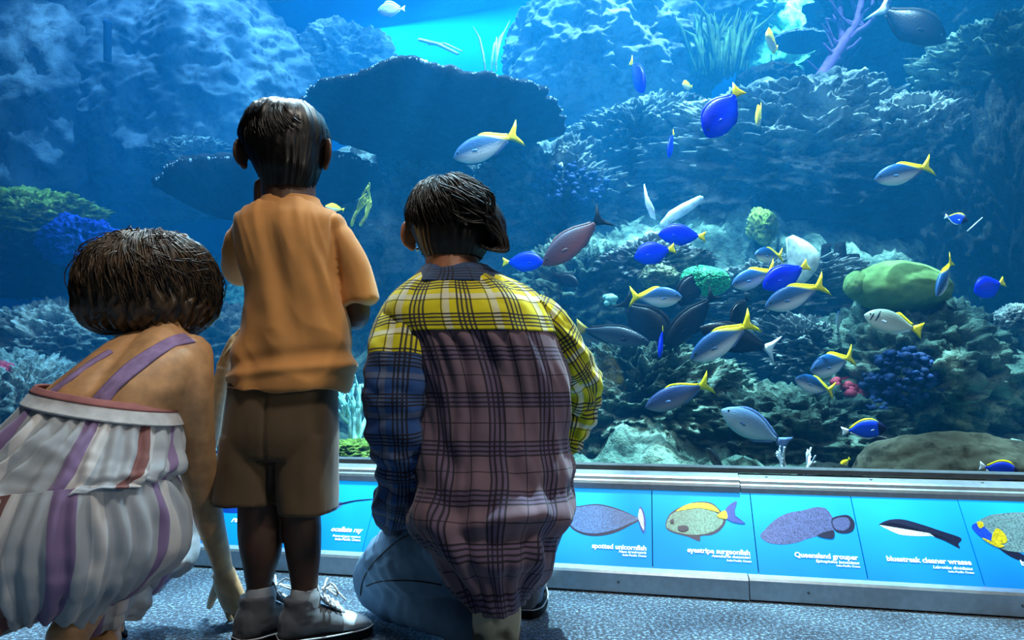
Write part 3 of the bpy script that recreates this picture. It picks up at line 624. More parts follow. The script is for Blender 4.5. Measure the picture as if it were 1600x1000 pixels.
SPEC = {
 'fusilier': dict(p=SLIM, tail=FORK, body=grad('fusilier_skin', (.10, .27, .46), (.80, .85, .88), (.22, .38, .54), (.86, .80, .10)), tm=M_y, fm=M_y, d=(.42, .80, .035), an=(.52, .78, .03), am=M_bg, pm=M_flank),
 'darkfus': dict(p=SLIM, tail=FORK, body=grad('fusilier_dim', (.12, .18, .34), (.45, .45, .52), (.24, .30, .45)), tm=M_y, fm=M_y, d=(.35, .80, .035), an=(.52, .78, .03), am=M_bg, pm=M_bg),
 'tang': dict(p=OVAL, tail=WEDGE, body=grad('royal_tang_skin', (.02, .10, .78), (.05, .22, 1.0), (.03, .15, .95)), tm=M_y, fm=M_bl, d=(.12, .80, .035), an=(.4, .80, .035), am=M_bl, pm=M_bl),
 'powder': dict(p=OVAL, tail=WEDGE, body=grad('powder_tang_skin', (.06, .20, .72), (.10, .30, .85), (.08, .26, .80)), tm=M_wf, fm=M_y, d=(.15, .80, .06), an=(.30, .80, .045), am=M_wf, pm=M_wf, head=M_nv),
 'brown': dict(p=SLIM, tail=LUNATE, body=grad('brown_fish_skin', (.26, .20, .25), (.55, .30, .26), (.40, .25, .26)), tm=M_dk, fm=M_br, d=(.2, .78, .03), an=(.5, .78, .03), am=M_br, pm=M_br),
 'surgeon': dict(p=OVAL, tail=LUNATE, body=grad('surgeon_skin', (.02, .035, .06), (.06, .08, .13), (.04, .055, .09)), tm=M_dk, fm=M_dk, d=(.15, .80, .06), an=(.35, .80, .05), am=M_dk, pm=M_dk),
 'unicorn': dict(p=SLIM, tail=LUNATE, body=grad('unicorn_skin', (.02, .04, .07), (.07, .11, .17), (.04, .07, .11)), tm=M_wf, fm=M_dk, d=(.18, .80, .035), an=(.35, .80, .035), am=M_dk, pm=M_dk),
 'rabbit': dict(p=SLIM, tail=WEDGE, body=grad('rabbit_skin', (.50, .55, .50), (.80, .83, .78), (.66, .71, .66)), tm=M_y, fm=M_y, d=(.5, .80, .05), an=(.5, .78, .03), am=M_wf, pm=M_wf, bars=True),
 'pale': dict(p=SLIM, tail=WEDGE, body=grad('pale_fish_skin', (.36, .48, .62), (.62, .74, .82), (.48, .62, .74)), tm=M_bg, fm=M_bg, d=(.15, .80, .04), an=(.5, .78, .035), am=M_bg, pm=M_bg),
 'long': dict(p=LONG, tail=WEDGE, body=grad('long_dark_skin', (.07, .12, .16), (.30, .36, .42), (.12, .18, .24)), tm=plain('fin_ochre', (.55, .5, .2), .5), fm=M_dk, d=(.2, .8, .03), an=(.5, .8, .02), am=M_dk, pm=M_dk),
 'butterfly': dict(p=OVAL, tail=WEDGE, body=grad('butterfly_skin', (.85, .76, .10), (.92, .92, .80), (.9, .85, .4)), tm=M_y, fm=M_y, d=(.15, .8, .08), an=(.4, .8, .06), am=M_y, pm=M_y),
 'silver': dict(p=OVAL, tail=WEDGE, body=grad('silver_skin', (.66, .74, .90), (.86, .90, .98), (.76, .82, .95)), tm=M_wf, fm=M_wf, d=(.2, .8, .10), an=(.4, .8, .05), am=M_wf, pm=M_wf),
}
_fm = {}
def fish_meshes(kind):
    if kind in _fm: return _fm[kind]
    S = SPEC[kind]; out = []
    def keep(nm, mb, mat):
        o = mb.build(nm, mat); me = o.data; bpy.data.objects.remove(o); out.append((nm, me))
    mb = MB(); rows = interp(S['p'], 26); rings = []
    for x, tp, bt, w in rows:
        zc, zh = (tp + bt) / 2, max(.002, (tp - bt) / 2); w = max(.002, w)
        rings.append([(x, w * math.copysign(abs(math.sin(q)) ** .9, math.sin(q)), zc + zh * math.cos(q)) for q in np.arange(20) * PI / 10])
    mb.loft(rings); keep('body', mb, S['body'])
    mb = MB(); poly_fin(mb, S['tail'], .006); keep('tail_fin', mb, S['tm'])
    for nm, c, sg, (x0, x1, h), m in (('dorsal_fin', 1, 1, S['d'], S['fm']), ('anal_fin', 2, -1, S['an'], S['am'])):
        mb = MB(); xs = np.linspace(x0, x1, 12)
        lo = [(x, prof_at(S['p'], x, c) - sg * .015) for x in xs]; hi = [(x + .02 * i / 11, prof_at(S['p'], x, c) + sg * h * (math.sin(min(1, i / 3) * PI / 2) * (1 - .35 * i / 11) if i else .1)) for i, x in enumerate(xs)]
        rings = []
        for (a, b) in zip(lo, hi): rings.append([(a[0], .006, a[1]), (b[0], .002, b[1]), (b[0], -.002, b[1]), (a[0], -.006, a[1])])
        mb.loft(rings); keep(nm, mb, m)
    for sd in (1, -1):
        mb = MB(); w = prof_at(S['p'], .27, 3)
        poly_fin(mb, [(.26, -.02), (.29, -.008), (.34, -.02), (.365, -.045), (.33, -.048), (.285, -.04)], .0015, 0, lambda v: v + np.array([0, sd * (w * .97 + (v[0] - .26) * .10), 0])); keep('pectoral_fin', mb, S['pm'])
    for sd in (1, -1):
        mb = MB(); x = .085; w = prof_at(S['p'], x, 3); mb.ell((x, sd * w * .88, .028), (.015, .008, .015), None, 10, 7); keep('eye', mb, M_eye)
    if S.get('bars'):
        for x in (.10, .18):
            for sd in (1, -1):
                mb = MB(); mb.tube([(x + .05, sd * prof_at(S['p'], x, 3) * .62, prof_at(S['p'], x, 1) * .8), (x + .02, sd * prof_at(S['p'], x, 3) * .99, .02), (x, sd * prof_at(S['p'], x, 3) * .9, -.05)], [.012, .014, .008], 7, 1); keep('dark_bar', mb, M_dk)
    if S.get('head'):
        mb = MB(); rows2 = [r for r in rows if r[0] < .2]
        mb.loft([[(x - .004, (w + .003) * math.sin(q), (tp + bt) / 2 + ((tp - bt) / 2 + .003) * math.cos(q)) for q in np.arange(20) * PI / 10] for x, tp, bt, w in rows2]); keep('dark_mask', mb, S['head'])
    _fm[kind] = out; return out
FN = dict(fusilier='yellowtail_fusilier', darkfus='yellowtail_fusilier', tang='blue_tang', powder='powder_blue_tang', brown='brown_fish', surgeon='surgeonfish', unicorn='unicornfish', rabbit='rabbitfish', pale='pale_grey_fish', long='slender_fish', butterfly='butterflyfish', silver='silver_fish')
GR = dict(fusilier='yellow-tailed fusiliers', darkfus='yellow-tailed fusiliers', tang='royal blue tangs', powder='powder blue tangs', surgeon='dark surgeonfish', unicorn='dark unicornfish', butterfly='small yellow fish')
def fish(kind, hx, hy, tx, ty, d, dd, label, hs=1, roll=0):
    A = tk(hx, hy, d); B = tk(tx, ty, d + dd); X = B - A; L = np.linalg.norm(X); X = X / L
    Z = np.array([0, 0, 1.]) - X * X[2]
    if np.linalg.norm(Z) < .25: Z = np.array([0, -.3, 1.]) - X * (X @ np.array([0, -.3, 1.]))
    Z /= np.linalg.norm(Z); Yv = np.cross(Z, X)
    if roll: Z, Yv = Z * math.cos(roll) + Yv * math.sin(roll), Yv * math.cos(roll) - Z * math.sin(roll)
    root = empty(FN[kind]); tag(root, label, 'fish', GR.get(kind))
    k = L; M = Matrix([[X[i] * k, Yv[i] * k * hs, Z[i] * k * hs, A[i]] for i in range(3)] + [[0, 0, 0, 1]]); root.matrix_world = M
    for nm, me in fish_meshes(kind): link(bpy.data.objects.new(nm, me), root)
fish('fusilier', 708, 247, 814, 208, .75, .05, 'yellow-tailed fusilier alone in front of the largest plate coral', 1.12)
fish('fusilier', 1366, 281, 1458, 258, .8, .05, 'yellow-tailed fusilier alone on the right, under the bright flat-topped crag', 1.05)
fish('fusilier', 1066, 464, 983, 464, .55, .05, 'yellow-tailed fusilier facing right at the left of the school', 1.15)
fish('fusilier', 1079, 562, 1180, 500, .4, .06, 'largest yellow-tailed fusilier, head down in the school', 1.0)
fish('fusilier', 1195, 480, 1292, 443, .5, .05, 'yellow-tailed fusilier on the right of the school, above the pale ledge', 1.05)
fish('fusilier', 1143, 446, 1214, 420, .7, .08, 'yellow-tailed fusilier nose to the emerald coral', 1.1)
fish('fusilier', 1179, 398, 1224, 400, .8, .16, 'yellow-tailed fusilier at the top of the school beside the fan shell', .95)
fish('darkfus', 1008, 637, 1112, 597, .5, .05, 'dim yellow-tailed fusilier low in the tank right of the yellow sleeve', .95)
fish('fusilier', 1266, 580, 1335, 556, .5, .12, 'upper of two small fusiliers at the lower right', 1.1)
fish('fusilier', 1242, 592, 1304, 612, .5, .1, 'lower of two small fusiliers at the lower right', 1.05)
fish('fusilier', 1463, 463, 1488, 404, .6, .12, 'yellow-tailed fusilier swimming steeply down beside the green mound coral', .8)
fish('fusilier', 1311, 487, 1308, 521, .7, .35, 'small fusilier seen tail-on above the two lower fusiliers', .35)
fish('tang', 1103, 213, 1156, 137, .6, .05, 'largest royal blue tang, head down at the upper right', 1.12)
fish('tang', 1007, 142, 985, 94, 1.3, .15, 'royal blue tang head down in front of the rounded boulder', .8)
fish('tang', 991, 402, 1055, 388, .8, .03, 'lower royal blue tang of the pair left of the school', 1.12)
fish('tang', 1029, 365, 1103, 370, .85, .03, 'upper royal blue tang of the pair left of the school', .95)
fish('tang', 1192, 449, 1264, 413, .62, .05, 'royal blue tang hidden among the fusiliers of the school', .95)
fish('tang', 849, 409, 785, 410, .85, .05, 'blue tang facing right beside the plaid person\'s hair', .9)
fish('tang', 1044, 245, 1053, 206, 1.3, .12, 'small royal blue tang below the rounded boulder', .7)
fish('tang', 1522, 456, 1570, 440, .7, .03, 'dim blue tang near the right edge beside the green mound coral', 1.35)
fish('powder', 1385, 668, 1315, 674, .35, .02, 'powder blue tang above the smooth brown rock', .95)
fish('powder', 1594, 742, 1530, 728, .10, .02, 'powder blue tang at the lower right corner by the sill', 1.2)
fish('powder', 1512, 345, 1476, 338, .7, .06, 'small powder blue tang alone at the right', .95)
fish('brown', 848, 415, 947, 335, .7, .05, 'big brown fish slanting beside the plaid person\'s hair', .95)
fish('rabbit', 1350, 492, 1442, 517, .6, .03, 'pale rabbitfish with dark head bars under the green mound coral', 1.2)
fish('pale', 1127, 640, 1232, 697, .35, .03, 'big pale grey fish low in the middle, head to the left', 1.1)
fish('surgeon', 1048, 545, 970, 465, .8, .05, 'dark surgeonfish under the fusilier that faces right', 1.0)
fish('unicorn', 1092, 512, 1216, 548, .6, .06, 'black unicornfish with white tail edge behind the largest fusilier', .95)
fish('surgeon', 1040, 545, 1120, 455, .75, .05, 'dark surgeonfish slanting up to the emerald coral', .62)
fish('surgeon', 1062, 478, 1098, 418, .95, .05, 'dark surgeonfish behind the emerald coral', 1.0)
fish('surgeon', 1142, 512, 1170, 462, .7, .08, 'small dark surgeonfish head down above the black unicornfish', .9)
fish('long', 1015, 535, 898, 512, .65, .05, 'slender dark fish facing right near the yellow shoulder', 1.0)
fish('tang', 1030, 558, 1036, 512, .6, .12, 'dark blue tang seen from the front below the school', .7)
fish('long', 1100, 580, 1000, 540, .8, .05, 'slender dim fish below the dark surgeonfish', .9)
fish('surgeon', 1058, 628, 1118, 606, .75, .05, 'dark surgeonfish behind the dim fusilier', .85)
fish('surgeon', 900, 545, 968, 598, .75, .06, 'dark surgeonfish with blue tail beside the yellow sleeve', .9)
fish('surgeon', 1400, 698, 1352, 680, .45, .05, 'dark fish under the powder blue tang above the brown rock', .8)
fish('silver', 590, 16, 633, 14, 1.8, .03, 'small white fish at the top edge above the largest plate coral', 1.1)
fish('butterfly', 1197, 55, 1216, 78, 1.6, .3, 'small yellow fish beside the dark plate at the upper right', .7)
fish('butterfly', 1182, 193, 1190, 166, 1.5, .2, 'small yellow and white fish beside the largest royal tang', .7)
fish('butterfly', 1312, 733, 1328, 716, .3, .02, 'tiny yellow fish by the sill above the dark mound', .9)
fish('unicorn', 1478, 66, 1368, 8, 1.6, .1, 'big dark fish with a white tail at the top right', 1.15)
fish('long', 1104, 700, 1138, 748, .2, .1, 'slender yellow-grey fish head up by the sill', .9)
fish('butterfly', 1066, 132, 1082, 136, 2.0, .1, 'tiny pale orange fish in front of the rounded boulder', .9)
fish('surgeon', 905, 445, 862, 428, 1.1, .05, 'dim reddish fish behind the yellow shoulder', .8)
fish('butterfly', 508, 322, 538, 328, .9, .05, 'small lime fish beside the boy\'s collar', .8)

# ------------------------------------------------------------------ lights
def area(name, loc, target, size, power, color, spread=PI, sy=None):
    l = bpy.data.lights.new(name, 'AREA'); l.energy = power; l.color = color; l.size = size; l.spread = spread
    if sy: l.shape = 'RECTANGLE'; l.size_y = sy
    o = bpy.data.objects.new(name, l); COL.objects.link(o); o.location = loc
    o.rotation_euler = (Vector(target) - Vector(loc)).to_track_quat('-Z', 'Y').to_euler(); return o
# ------------------------------------------------------------------ people
from mathutils.bvhtree import BVHTree
def unit(v): v = np.asarray(v, float); return v / np.linalg.norm(v)
def tub(mb, pts, seg=18, sub=6, flat=None, m=0, cap=3):        # limb through (px, py, Y, radius px)
    R = interp(pts, (len(pts) - 1) * sub + 1)
    P = [at(r[0], r[1], r[2]) for r in R]; mb.tube(P, [max(.002, r[3] * mpp(p)) for r, p in zip(R, P)], seg, cap, m, flat)
def rings(rows, nr, n=64, ex=2.2):                      # rows: (xl, yl, xr, yr, Y, half depth) from top to bottom
    R = interp(rows, nr)[::-1]; out = []
    for xl, yl, xr, yr, Y, hd in R:
        L, Q = at(xl, yl, Y), at(xr, yr, Y); c = (L + Q) / 2; a = (Q - L) / 2
        out.append([c + a * math.copysign(abs(math.cos(q)) ** (2 / ex), math.cos(q)) + np.array([0, hd, 0]) * math.copysign(abs(math.sin(q)) ** (2 / ex), math.sin(q)) for q in np.arange(n) * 2 * PI / n])
    return out
def S(py, xl, xr, Y, hd): return (xl, py, xr, py, Y, hd)
def cloth(name, RG, mat, parent, fold=None, thick=.0035, fm=None, closed=True, cap=False):   # cloth sheet with uv in metres
    n = len(RG[0]); nr = len(RG); A = np.array(RG)
    c = A.mean(1, keepdims=True); N = np.cross(np.roll(A, -1, 1) - np.roll(A, 1, 1), np.gradient(A, axis=0)); N /= np.linalg.norm(N, axis=2, keepdims=True) + 1e-9
    seg = np.linalg.norm(np.roll(A, -1, 1) - A, axis=2).mean(0); u = np.concatenate([[0], np.cumsum(seg)]) ; k0 = int(n * .75)
    v = np.concatenate([[0], np.cumsum(np.linalg.norm(np.diff(A, axis=0), axis=2)[:, k0])])
    if fold is not None:
        D = np.array([[fold(j / n, i / (nr - 1), A[i, j]) for j in range(n)] for i in range(nr)]); A = A + N * D[:, :, None]
    V = []; UV = []; w = n + (1 if closed else 0)
    for i in range(nr):
        for j in range(w): V.append(A[i, j % n]); UV.append((u[j] if j < n else u[n], v[i]))
    Fc = []; FM = []
    for i in range(nr - 1):
        for j in range(w - 1):
            a = i * w + j; Fc.append((a, a + 1, a + w + 1, a + w)); FM.append(fm(j / n, i / (nr - 1)) if fm else 0)
    o = mesh(name, V, Fc, mat, parent, True, UV, FM)
    bm = bmesh.new(); bm.from_mesh(o.data); bmesh.ops.remove_doubles(bm, verts=bm.verts, dist=1e-6)
    if cap: bmesh.ops.holes_fill(bm, edges=[e for e in bm.edges if e.is_boundary and (e.verts[0].co - Vector(RG[0][0])).length < .6 and e.verts[0].co.z < np.mean(np.array(RG)[:, :, 2])])
    bm.to_mesh(o.data); bm.free()
    o.data.polygons.foreach_set('use_smooth', [True] * len(o.data.polygons))
    if thick:
        s = o.modifiers.new('s', 'SOLIDIFY'); s.thickness = thick; s.offset = 0; apply_mods(o)
    return o
def cloth_tube(name, pts, mat, parent, fold=None, nr=70, n=64, thick=.003, fm=None, squash=.9):
    R = interp(pts, nr)[::-1]; P = [at(*r[:3]) for r in R]; RG = []; X = None
    for i, (r, p) in enumerate(zip(R, P)):
        T = unit(P[min(i + 1, nr - 1)] - P[max(i - 1, 0)]); X = unit(np.cross((0, 1, 0), T)) if X is None else unit(X - T * (X @ T)); B = np.cross(T, X); k = r[3] * mpp(p)
        RG.append([p + X * k * math.cos(q) + B * k * squash * math.sin(q) for q in np.arange(n) * 2 * PI / n])
    return cloth(name, RG, mat, parent, fold, thick, fm)
def hand(mb, wrist, d, palm, side, size, curl=.35, spread=.10, thumb=(.6, .75, .2), tc=.2):
    d, palm = unit(d), unit(palm); palm = unit(palm - d * (palm @ d)); side = unit(np.asarray(side) - d * (np.asarray(side) @ d) - palm * (np.asarray(side) @ palm)); w = np.asarray(wrist, float); tips = []
    rg = []
    for f, hw, ht in ((-.06, .15, .12), (.0, .16, .115), (.12, .19, .11), (.28, .215, .105), (.42, .215, .09), (.50, .20, .07)):
        c = w + d * f * size; rg.append([c + side * hw * size * math.copysign(abs(math.cos(q)) ** .8, math.cos(q)) + palm * ht * size * math.sin(q) for q in np.arange(18) * PI / 9])
    mb.loft(rg)
    for i, (s, L) in enumerate(((.155, .40), (.052, .46), (-.052, .43), (-.155, .33))):
        p = w + d * (.46 - abs(s) * .12) * size + side * s * size; v = unit(d + side * s * spread * 8); pts = [p]; cu = curl * (1 + .22 * i)
        for L_, cc in ((.44, .7), (.31, 1.0), (.25, .8)):
            v = unit(v * math.cos(cu * cc) + palm * math.sin(cu * cc)); pts.append(pts[-1] + v * L * L_ * size)
        mb.tube(pts, [.047 * size, .043 * size, .039 * size, .032 * size], 12, 3); tips.append((pts[-1], v))
    p = w + d * .10 * size + side * .14 * size + palm * .03 * size; v = unit(d * thumb[0] + side * thumb[1] + palm * thumb[2]); pts = [p]
    for L_ in (.19, .20, .17):
        pts.append(pts[-1] + v * L_ * size); v = unit(v * math.cos(tc) + (d * .8 + palm * .3) * math.sin(tc))
    mb.tube(pts, [.085 * size, .066 * size, .055 * size, .042 * size], 12, 3); tips.append((pts[-1], v))
    return tips
def head(mb, C, fw, up, hw, hd, hh, ears=1.0):          # skull, jaw and features; fw is where the face looks
    fw, up = unit(fw), unit(up); up = unit(up - fw * (up @ fw)); rt = np.cross(fw, up); A = np.array([rt, fw, up])
    q = lambda x, y, z: C + rt * x * hw + fw * y * hd + up * z * hh
    mb.ell(q(0, -.06, .18), (hw, hd * .98, hh * .80), A, 26, 18)
    mb.ell(q(0, .28, -.38), (hw * .74, hd * .66, hh * .58), A, 22, 14)
    mb.tube([q(0, .90, .10), q(0, 1.0, -.08), q(0, 1.12, -.24)], [hw * .09, hw * .11, hw * .16], 10, 3)       # nose
    for s in (1, -1):
        mb.ell(q(s * .13, 1.02, -.27), (hw * .10, hd * .08, hh * .06), A, 10, 7)
        mb.tube([q(s * .12, .93, .16), q(s * .34, .90, .20), q(s * .55, .76, .15)], [hw * .06, hw * .08, hw * .06], 8, 2)   # brow
        mb.ell(q(s * .45, .62, -.30), (hw * .30, hd * .25, hh * .20), A, 12, 8)
        E = np.array([unit(rt * s * .55 - fw * .85), up, np.cross(unit(rt * s * .55 - fw * .85), up)])
        c = q(s * 1.04, -.06, -.12) + E[0] * .10 * ears * hh; e = ears * hh
        mb.ell(c + E[0] * .10 * e, (.20 * e, .30 * e, .055 * e), E, 16, 10); mb.ell(c + up * -.24 * e + E[0] * .02 * e, (.09 * e, .10 * e, .06 * e), E, 10, 8)
    for z, r in ((-.50, .07), (-.60, .085)): mb.tube([q(-.26, .80, z), q(0, .93, z), q(.26, .80, z)], [hw * r * .5, hw * r * 1.3, hw * r * .5], 8, 2)
    mb.ell(q(0, .74, -.80), (hw * .30, hd * .24, hh * .16), A, 12, 8)
    EARS[:] = [q(s * 1.06, -.04, -.42) for s in (1, -1)]
    return [q(s * .36, .80, .04) for s in (1, -1)], A
EARS = []
def eyes(pos, A, r, parent):
    for p in pos:
        mb = MB(); mb.ell(p, (r, r, r), A, 14, 10); mb.ell(p + A[1] * r * .75, (r * .5, r * .32, r * .5), A, 12, 8, 1); mb.build('eye', [M_sclera, M_iris], parent)
def strands(mb, C, R, A, crown, n, seed, t0=(.05, 1.0), dt=(.5, 1.0), lift=.05, wave=.02, rad=.0012, keep=None, fall=0, swirl=0, seg=4, stp=9, lo=-9):
    rn = random.Random(seed); cr = unit(crown); t1 = unit(np.cross(cr, (0.3, .2, 1.))); t2 = np.cross(cr, t1)
    for _ in range(n):
        a = rn.uniform(0, 2 * PI); th = rn.uniform(*t0); L = rn.uniform(*dt); ph = rn.uniform(0, 6.28); wv = wave * rn.uniform(.3, 1.4); lf = rn.uniform(0, lift); fq = rn.uniform(2, 6); pts = []
        for k in range(stp):
            f = k / (stp - 1); t = th + L * f; b = a + swirl * f + wv * 3 * math.sin(ph + f * fq)
            v = cr * math.cos(t) + (t1 * math.cos(b) + t2 * math.sin(b)) * math.sin(t)
            s = 1 + lf * (.3 + math.sin(f * PI * .9)) + wv * math.sin(ph * 2 + f * fq * 1.6)
            p = v * R * s
            if fall: p[2] -= fall * f * f * max(0, math.sin(min(t, PI / 2))) * R[2]
            pts.append(np.asarray(A).T @ p + C)
        if keep and not all(keep(p) for p in pts): continue
        mb.tube(pts, [rad * (.35 + 1.0 * math.sin(min(1, .15 + k / (stp - 1)) * PI * .92)) for k in range(stp)], seg, 0)
def skin_mat(name, c):
    t = NT(name); v = t.coord(); n = t.noise(v, 35, 4); k = t.ramp(n, [(.3, tuple(x * .88 for x in c)), (.7, tuple(min(1, x * 1.08) for x in c))])
    b = t.bsdf(k, .5); b.inputs['Subsurface Weight'].default_value = .12; b.inputs['Subsurface Radius'].default_value = (.012, .004, .002); t.bump(b, t.noise(v, 400, 2), .08, .002); return t.m
def hair_mat(name, a, b):
    t = NT(name); v = t.coord(scale=(1, 1, .35)); n = t.noise(v, 90, 3); k = t.ramp(n, [(.35, a), (.7, b)]); s = t.bsdf(k, .36); s.inputs['Specular IOR Level'].default_value = .4; return t.m
def fabric(name, c, bump=.25, var=.06, rough=.85, scale=900):
    t = NT(name); v = t.coord(); n = t.noise(v, scale, 2); n2 = t.noise(v, 9, 3)
    k = t.ramp(n2, [(.3, tuple(x * (1 - var) for x in c)), (.7, tuple(min(1, x * (1 + var)) for x in c))])
    b = t.bsdf(k, rough); b.inputs['Sheen Weight'].default_value = .25; b.inputs['Sheen Roughness'].default_value = .4; t.bump(b, n, bump, .001); return t.m
def plaid(name, base, band, line, P=.088, light=None):
    t = NT(name); uvn = t.n('UVMap'); s = t.n('SeparateXYZ'); t.l(uvn.outputs[0], s.inputs[0]); nn = t.noise(t.coord(), 60, 2)
    def stripe(x, offs, w):
        r = None
        for o in offs:
            q = t.math('FRACT', t.math('ADD', t.math('DIVIDE', x, P), o)); q = t.math('LESS_THAN', t.math('ABSOLUTE', t.math('SUBTRACT', q, .5)), w / (2 * P))
            r = q if r is None else t.math('MAXIMUM', r, q)
        return r
    u, v = s.outputs[0], s.outputs[1]
    col = t.mix(t.math('MULTIPLY', nn, .3), base, tuple(x * .6 for x in base))
    for x in (u, v): col = t.mix(t.math('MULTIPLY', stripe(x, (.24,), .024), .45), col, band)
    if light:
        for x in (u, v): col = t.mix(t.math('MULTIPLY', stripe(x, (.62,), .011), .6), col, light)
    for x in (u, v): col = t.mix(t.math('MULTIPLY', stripe(x, (.10, .19, .29, .38), .0034), .92), col, line)
    for x in (u, v): col = t.mix(t.math('MULTIPLY', stripe(x, (.72,), .0022), .8), col, line)
    b = t.bsdf(col, .85); b.inputs['Sheen Weight'].default_value = .15; t.bump(b, t.noise(t.coord(), 800, 2), .2, .001); return t.m
def stripes(name):
    t = NT(name); uvn = t.n('UVMap'); s = t.n('SeparateXYZ'); t.l(uvn.outputs[0], s.inputs[0]); n = t.noise(uvn.outputs[0], 7, 2)
    x = t.math('FRACT', t.math('ADD', t.math('MULTIPLY', s.outputs[0], 3.1), t.math('MULTIPLY', n, .06)))
    A_, B_, C_, D_ = (.66, .70, .74), (.52, .44, .62), (.50, .32, .32), (.82, .83, .84)
    col = t.ramp(x, [(0, A_), (.20, B_), (.27, D_), (.34, A_), (.50, C_), (.555, D_), (.60, A_), (.74, B_), (.84, A_), (.90, D_), (.95, A_)], 'CONSTANT')
    b = t.bsdf(col, .7); b.inputs['Sheen Weight'].default_value = .3; t.bump(b, t.noise(t.coord(), 700, 2), .2, .001); return t.m
M_sclera = plain('eye_white', (.85, .84, .82), .25, 0, .02); M_iris = plain('eye_iris', (.06, .035, .02), .15, 0, 0)
SK_boy = skin_mat('skin_boy', (.33, .23, .18)); SK_wom = skin_mat('skin_woman', (.80, .62, .44)); SK_kid = skin_mat('skin_kneeling', (.60, .40, .29))
H_black = hair_mat('hair_black', (.012, .012, .015), (.05, .045, .045)); H_brown = hair_mat('hair_brown', (.08, .06, .045), (.36, .28, .20)); H_dark = hair_mat('hair_dark', (.02, .017, .015), (.09, .07, .055))
def child(o, root): o.parent = root; o.matrix_parent_inverse = root.matrix_basis.inverted(); return o
def person(label, loc):
    r = empty('person', loc); tag(r, label, 'person'); bpy.context.view_layer.update(); return r

# ---- the boy -------------------------------------------------------------------------------------
BY = 1.42
boy = person('boy standing in an orange t-shirt and brown shorts, seen from behind', (at(440, 1000, BY)[0], BY, 0))
mb = MB()
tub(mb, [(418, 690, BY, 42), (412, 740, BY, 40), (407, 790, BY, 34), (407, 830, BY, 34), (408, 862, BY + .003, 31), (406, 892, BY + .006, 24), (405, 918, BY + .01, 19), (406, 945, BY + .01, 18)])
tub(mb, [(470, 690, BY, 40), (471, 745, BY, 36), (471, 800, BY, 30), (472, 830, BY, 29.5), (474, 862, BY, 27), (475, 892, BY, 23), (476, 920, BY, 20), (476, 955, BY, 18)])
for (x, y, a) in ((406, 950, .85), (476, 962, .45)):
    p = at(x, y, BY); p[2] = .045; mb.tube([p - np.array([math.cos(a), math.sin(a), 0]) * .02, p + np.array([math.cos(a) * .04, math.sin(a) * .04, -.008]), p + np.array([math.cos(a) * .10, math.sin(a) * .10, -.016])], [.018, .019, .014], 14)
mb.loft(rings([S(322, 415, 494, BY, .045), S(340, 385, 522, BY, .06), S(380, 378, 524, BY, .075), S(480, 390, 525, BY, .075), S(560, 385, 520, BY, .08), S(640, 366, 518, BY, .078), S(720, 370, 512, BY, .06)], 30, 32))
tub(mb, [(454, 345, BY, 42), (453, 320, BY + .008, 40), (451, 290, BY + .015, 41), (450, 262, BY + .03, 42)])
HB = at(450, 236, BY + .045)
bfw, bup = np.array([-.03, 1, -.02]), np.array([.0, .02, 1])
ey, HA = head(mb, HB, bfw, bup, .079, .092, .100, 1.15)
tub(mb, [(512, 352, BY, 22), (538, 400, BY + .01, 22), (553, 450, BY + .02, 21), (557, 494, BY + .045, 20), (535, 492, BY + .12, 18), (495, 478, BY + .19, 14), (478, 470, BY + .21, 12)])
hand(mb, at(476, 469, BY + .215), (-.6, .25, .35), (0, -1, .2), (.2, .2, 1), .12, .5)
tub(mb, [(390, 352, BY, 21), (376, 385, BY + .05, 20), (372, 420, BY + .10, 18), (378, 425, BY + .14, 17), (394, 375, BY + .14, 14), (405, 326, BY + .12, 11)])
hand(mb, at(406, 322, BY + .118), (-.05, -.15, 1), (.9, .35, 0), (.2, .9, .1), .115, .55, .06)
o = mb.build('body', SK_boy, None); fuse(o, .0034, 5); child(o, boy)
eyes(ey, HA, .0115, boy)
# shirt
def tri(x): return abs((x % 1) * 2 - 1)
mb = MB()
mb.loft(rings([S(317, 414, 494, BY, .046), S(324, 398, 510, BY, .054), S(333, 380, 528, BY, .064), S(348, 368, 540, BY, .078), S(375, 368, 537, BY, .088), S(420, 372, 533, BY, .090), S(450, 381, 533, BY, .090), S(490, 381, 535, BY, .091), S(520, 376, 538, BY, .093), S(550, 366, 541, BY, .096), S(578, 358, 544, BY, .099), S(600, 356, 543, BY, .104), S(613, 356, 541, BY, .104)], 90, 80, 2.4))
tub(mb, [(508, 352, BY, 24), (530, 380, BY, 26), (547, 415, BY + .005, 28), (556, 445, BY + .01, 28.5), (562, 472, BY + .013, 28)], flat=((0, 1, 0), 1.2), cap=0)
tub(mb, [(392, 352, BY, 26), (379, 378, BY + .02, 25), (377, 402, BY + .06, 24), (378, 420, BY + .10, 24)])
o = mb.build('t_shirt', fabric('orange_cotton', (.80, .56, .31)), None); fuse(o, .0042, 7)
hemz = at(450, 592, BY)[2]
xs, _, zs = at(508, 400, BY)
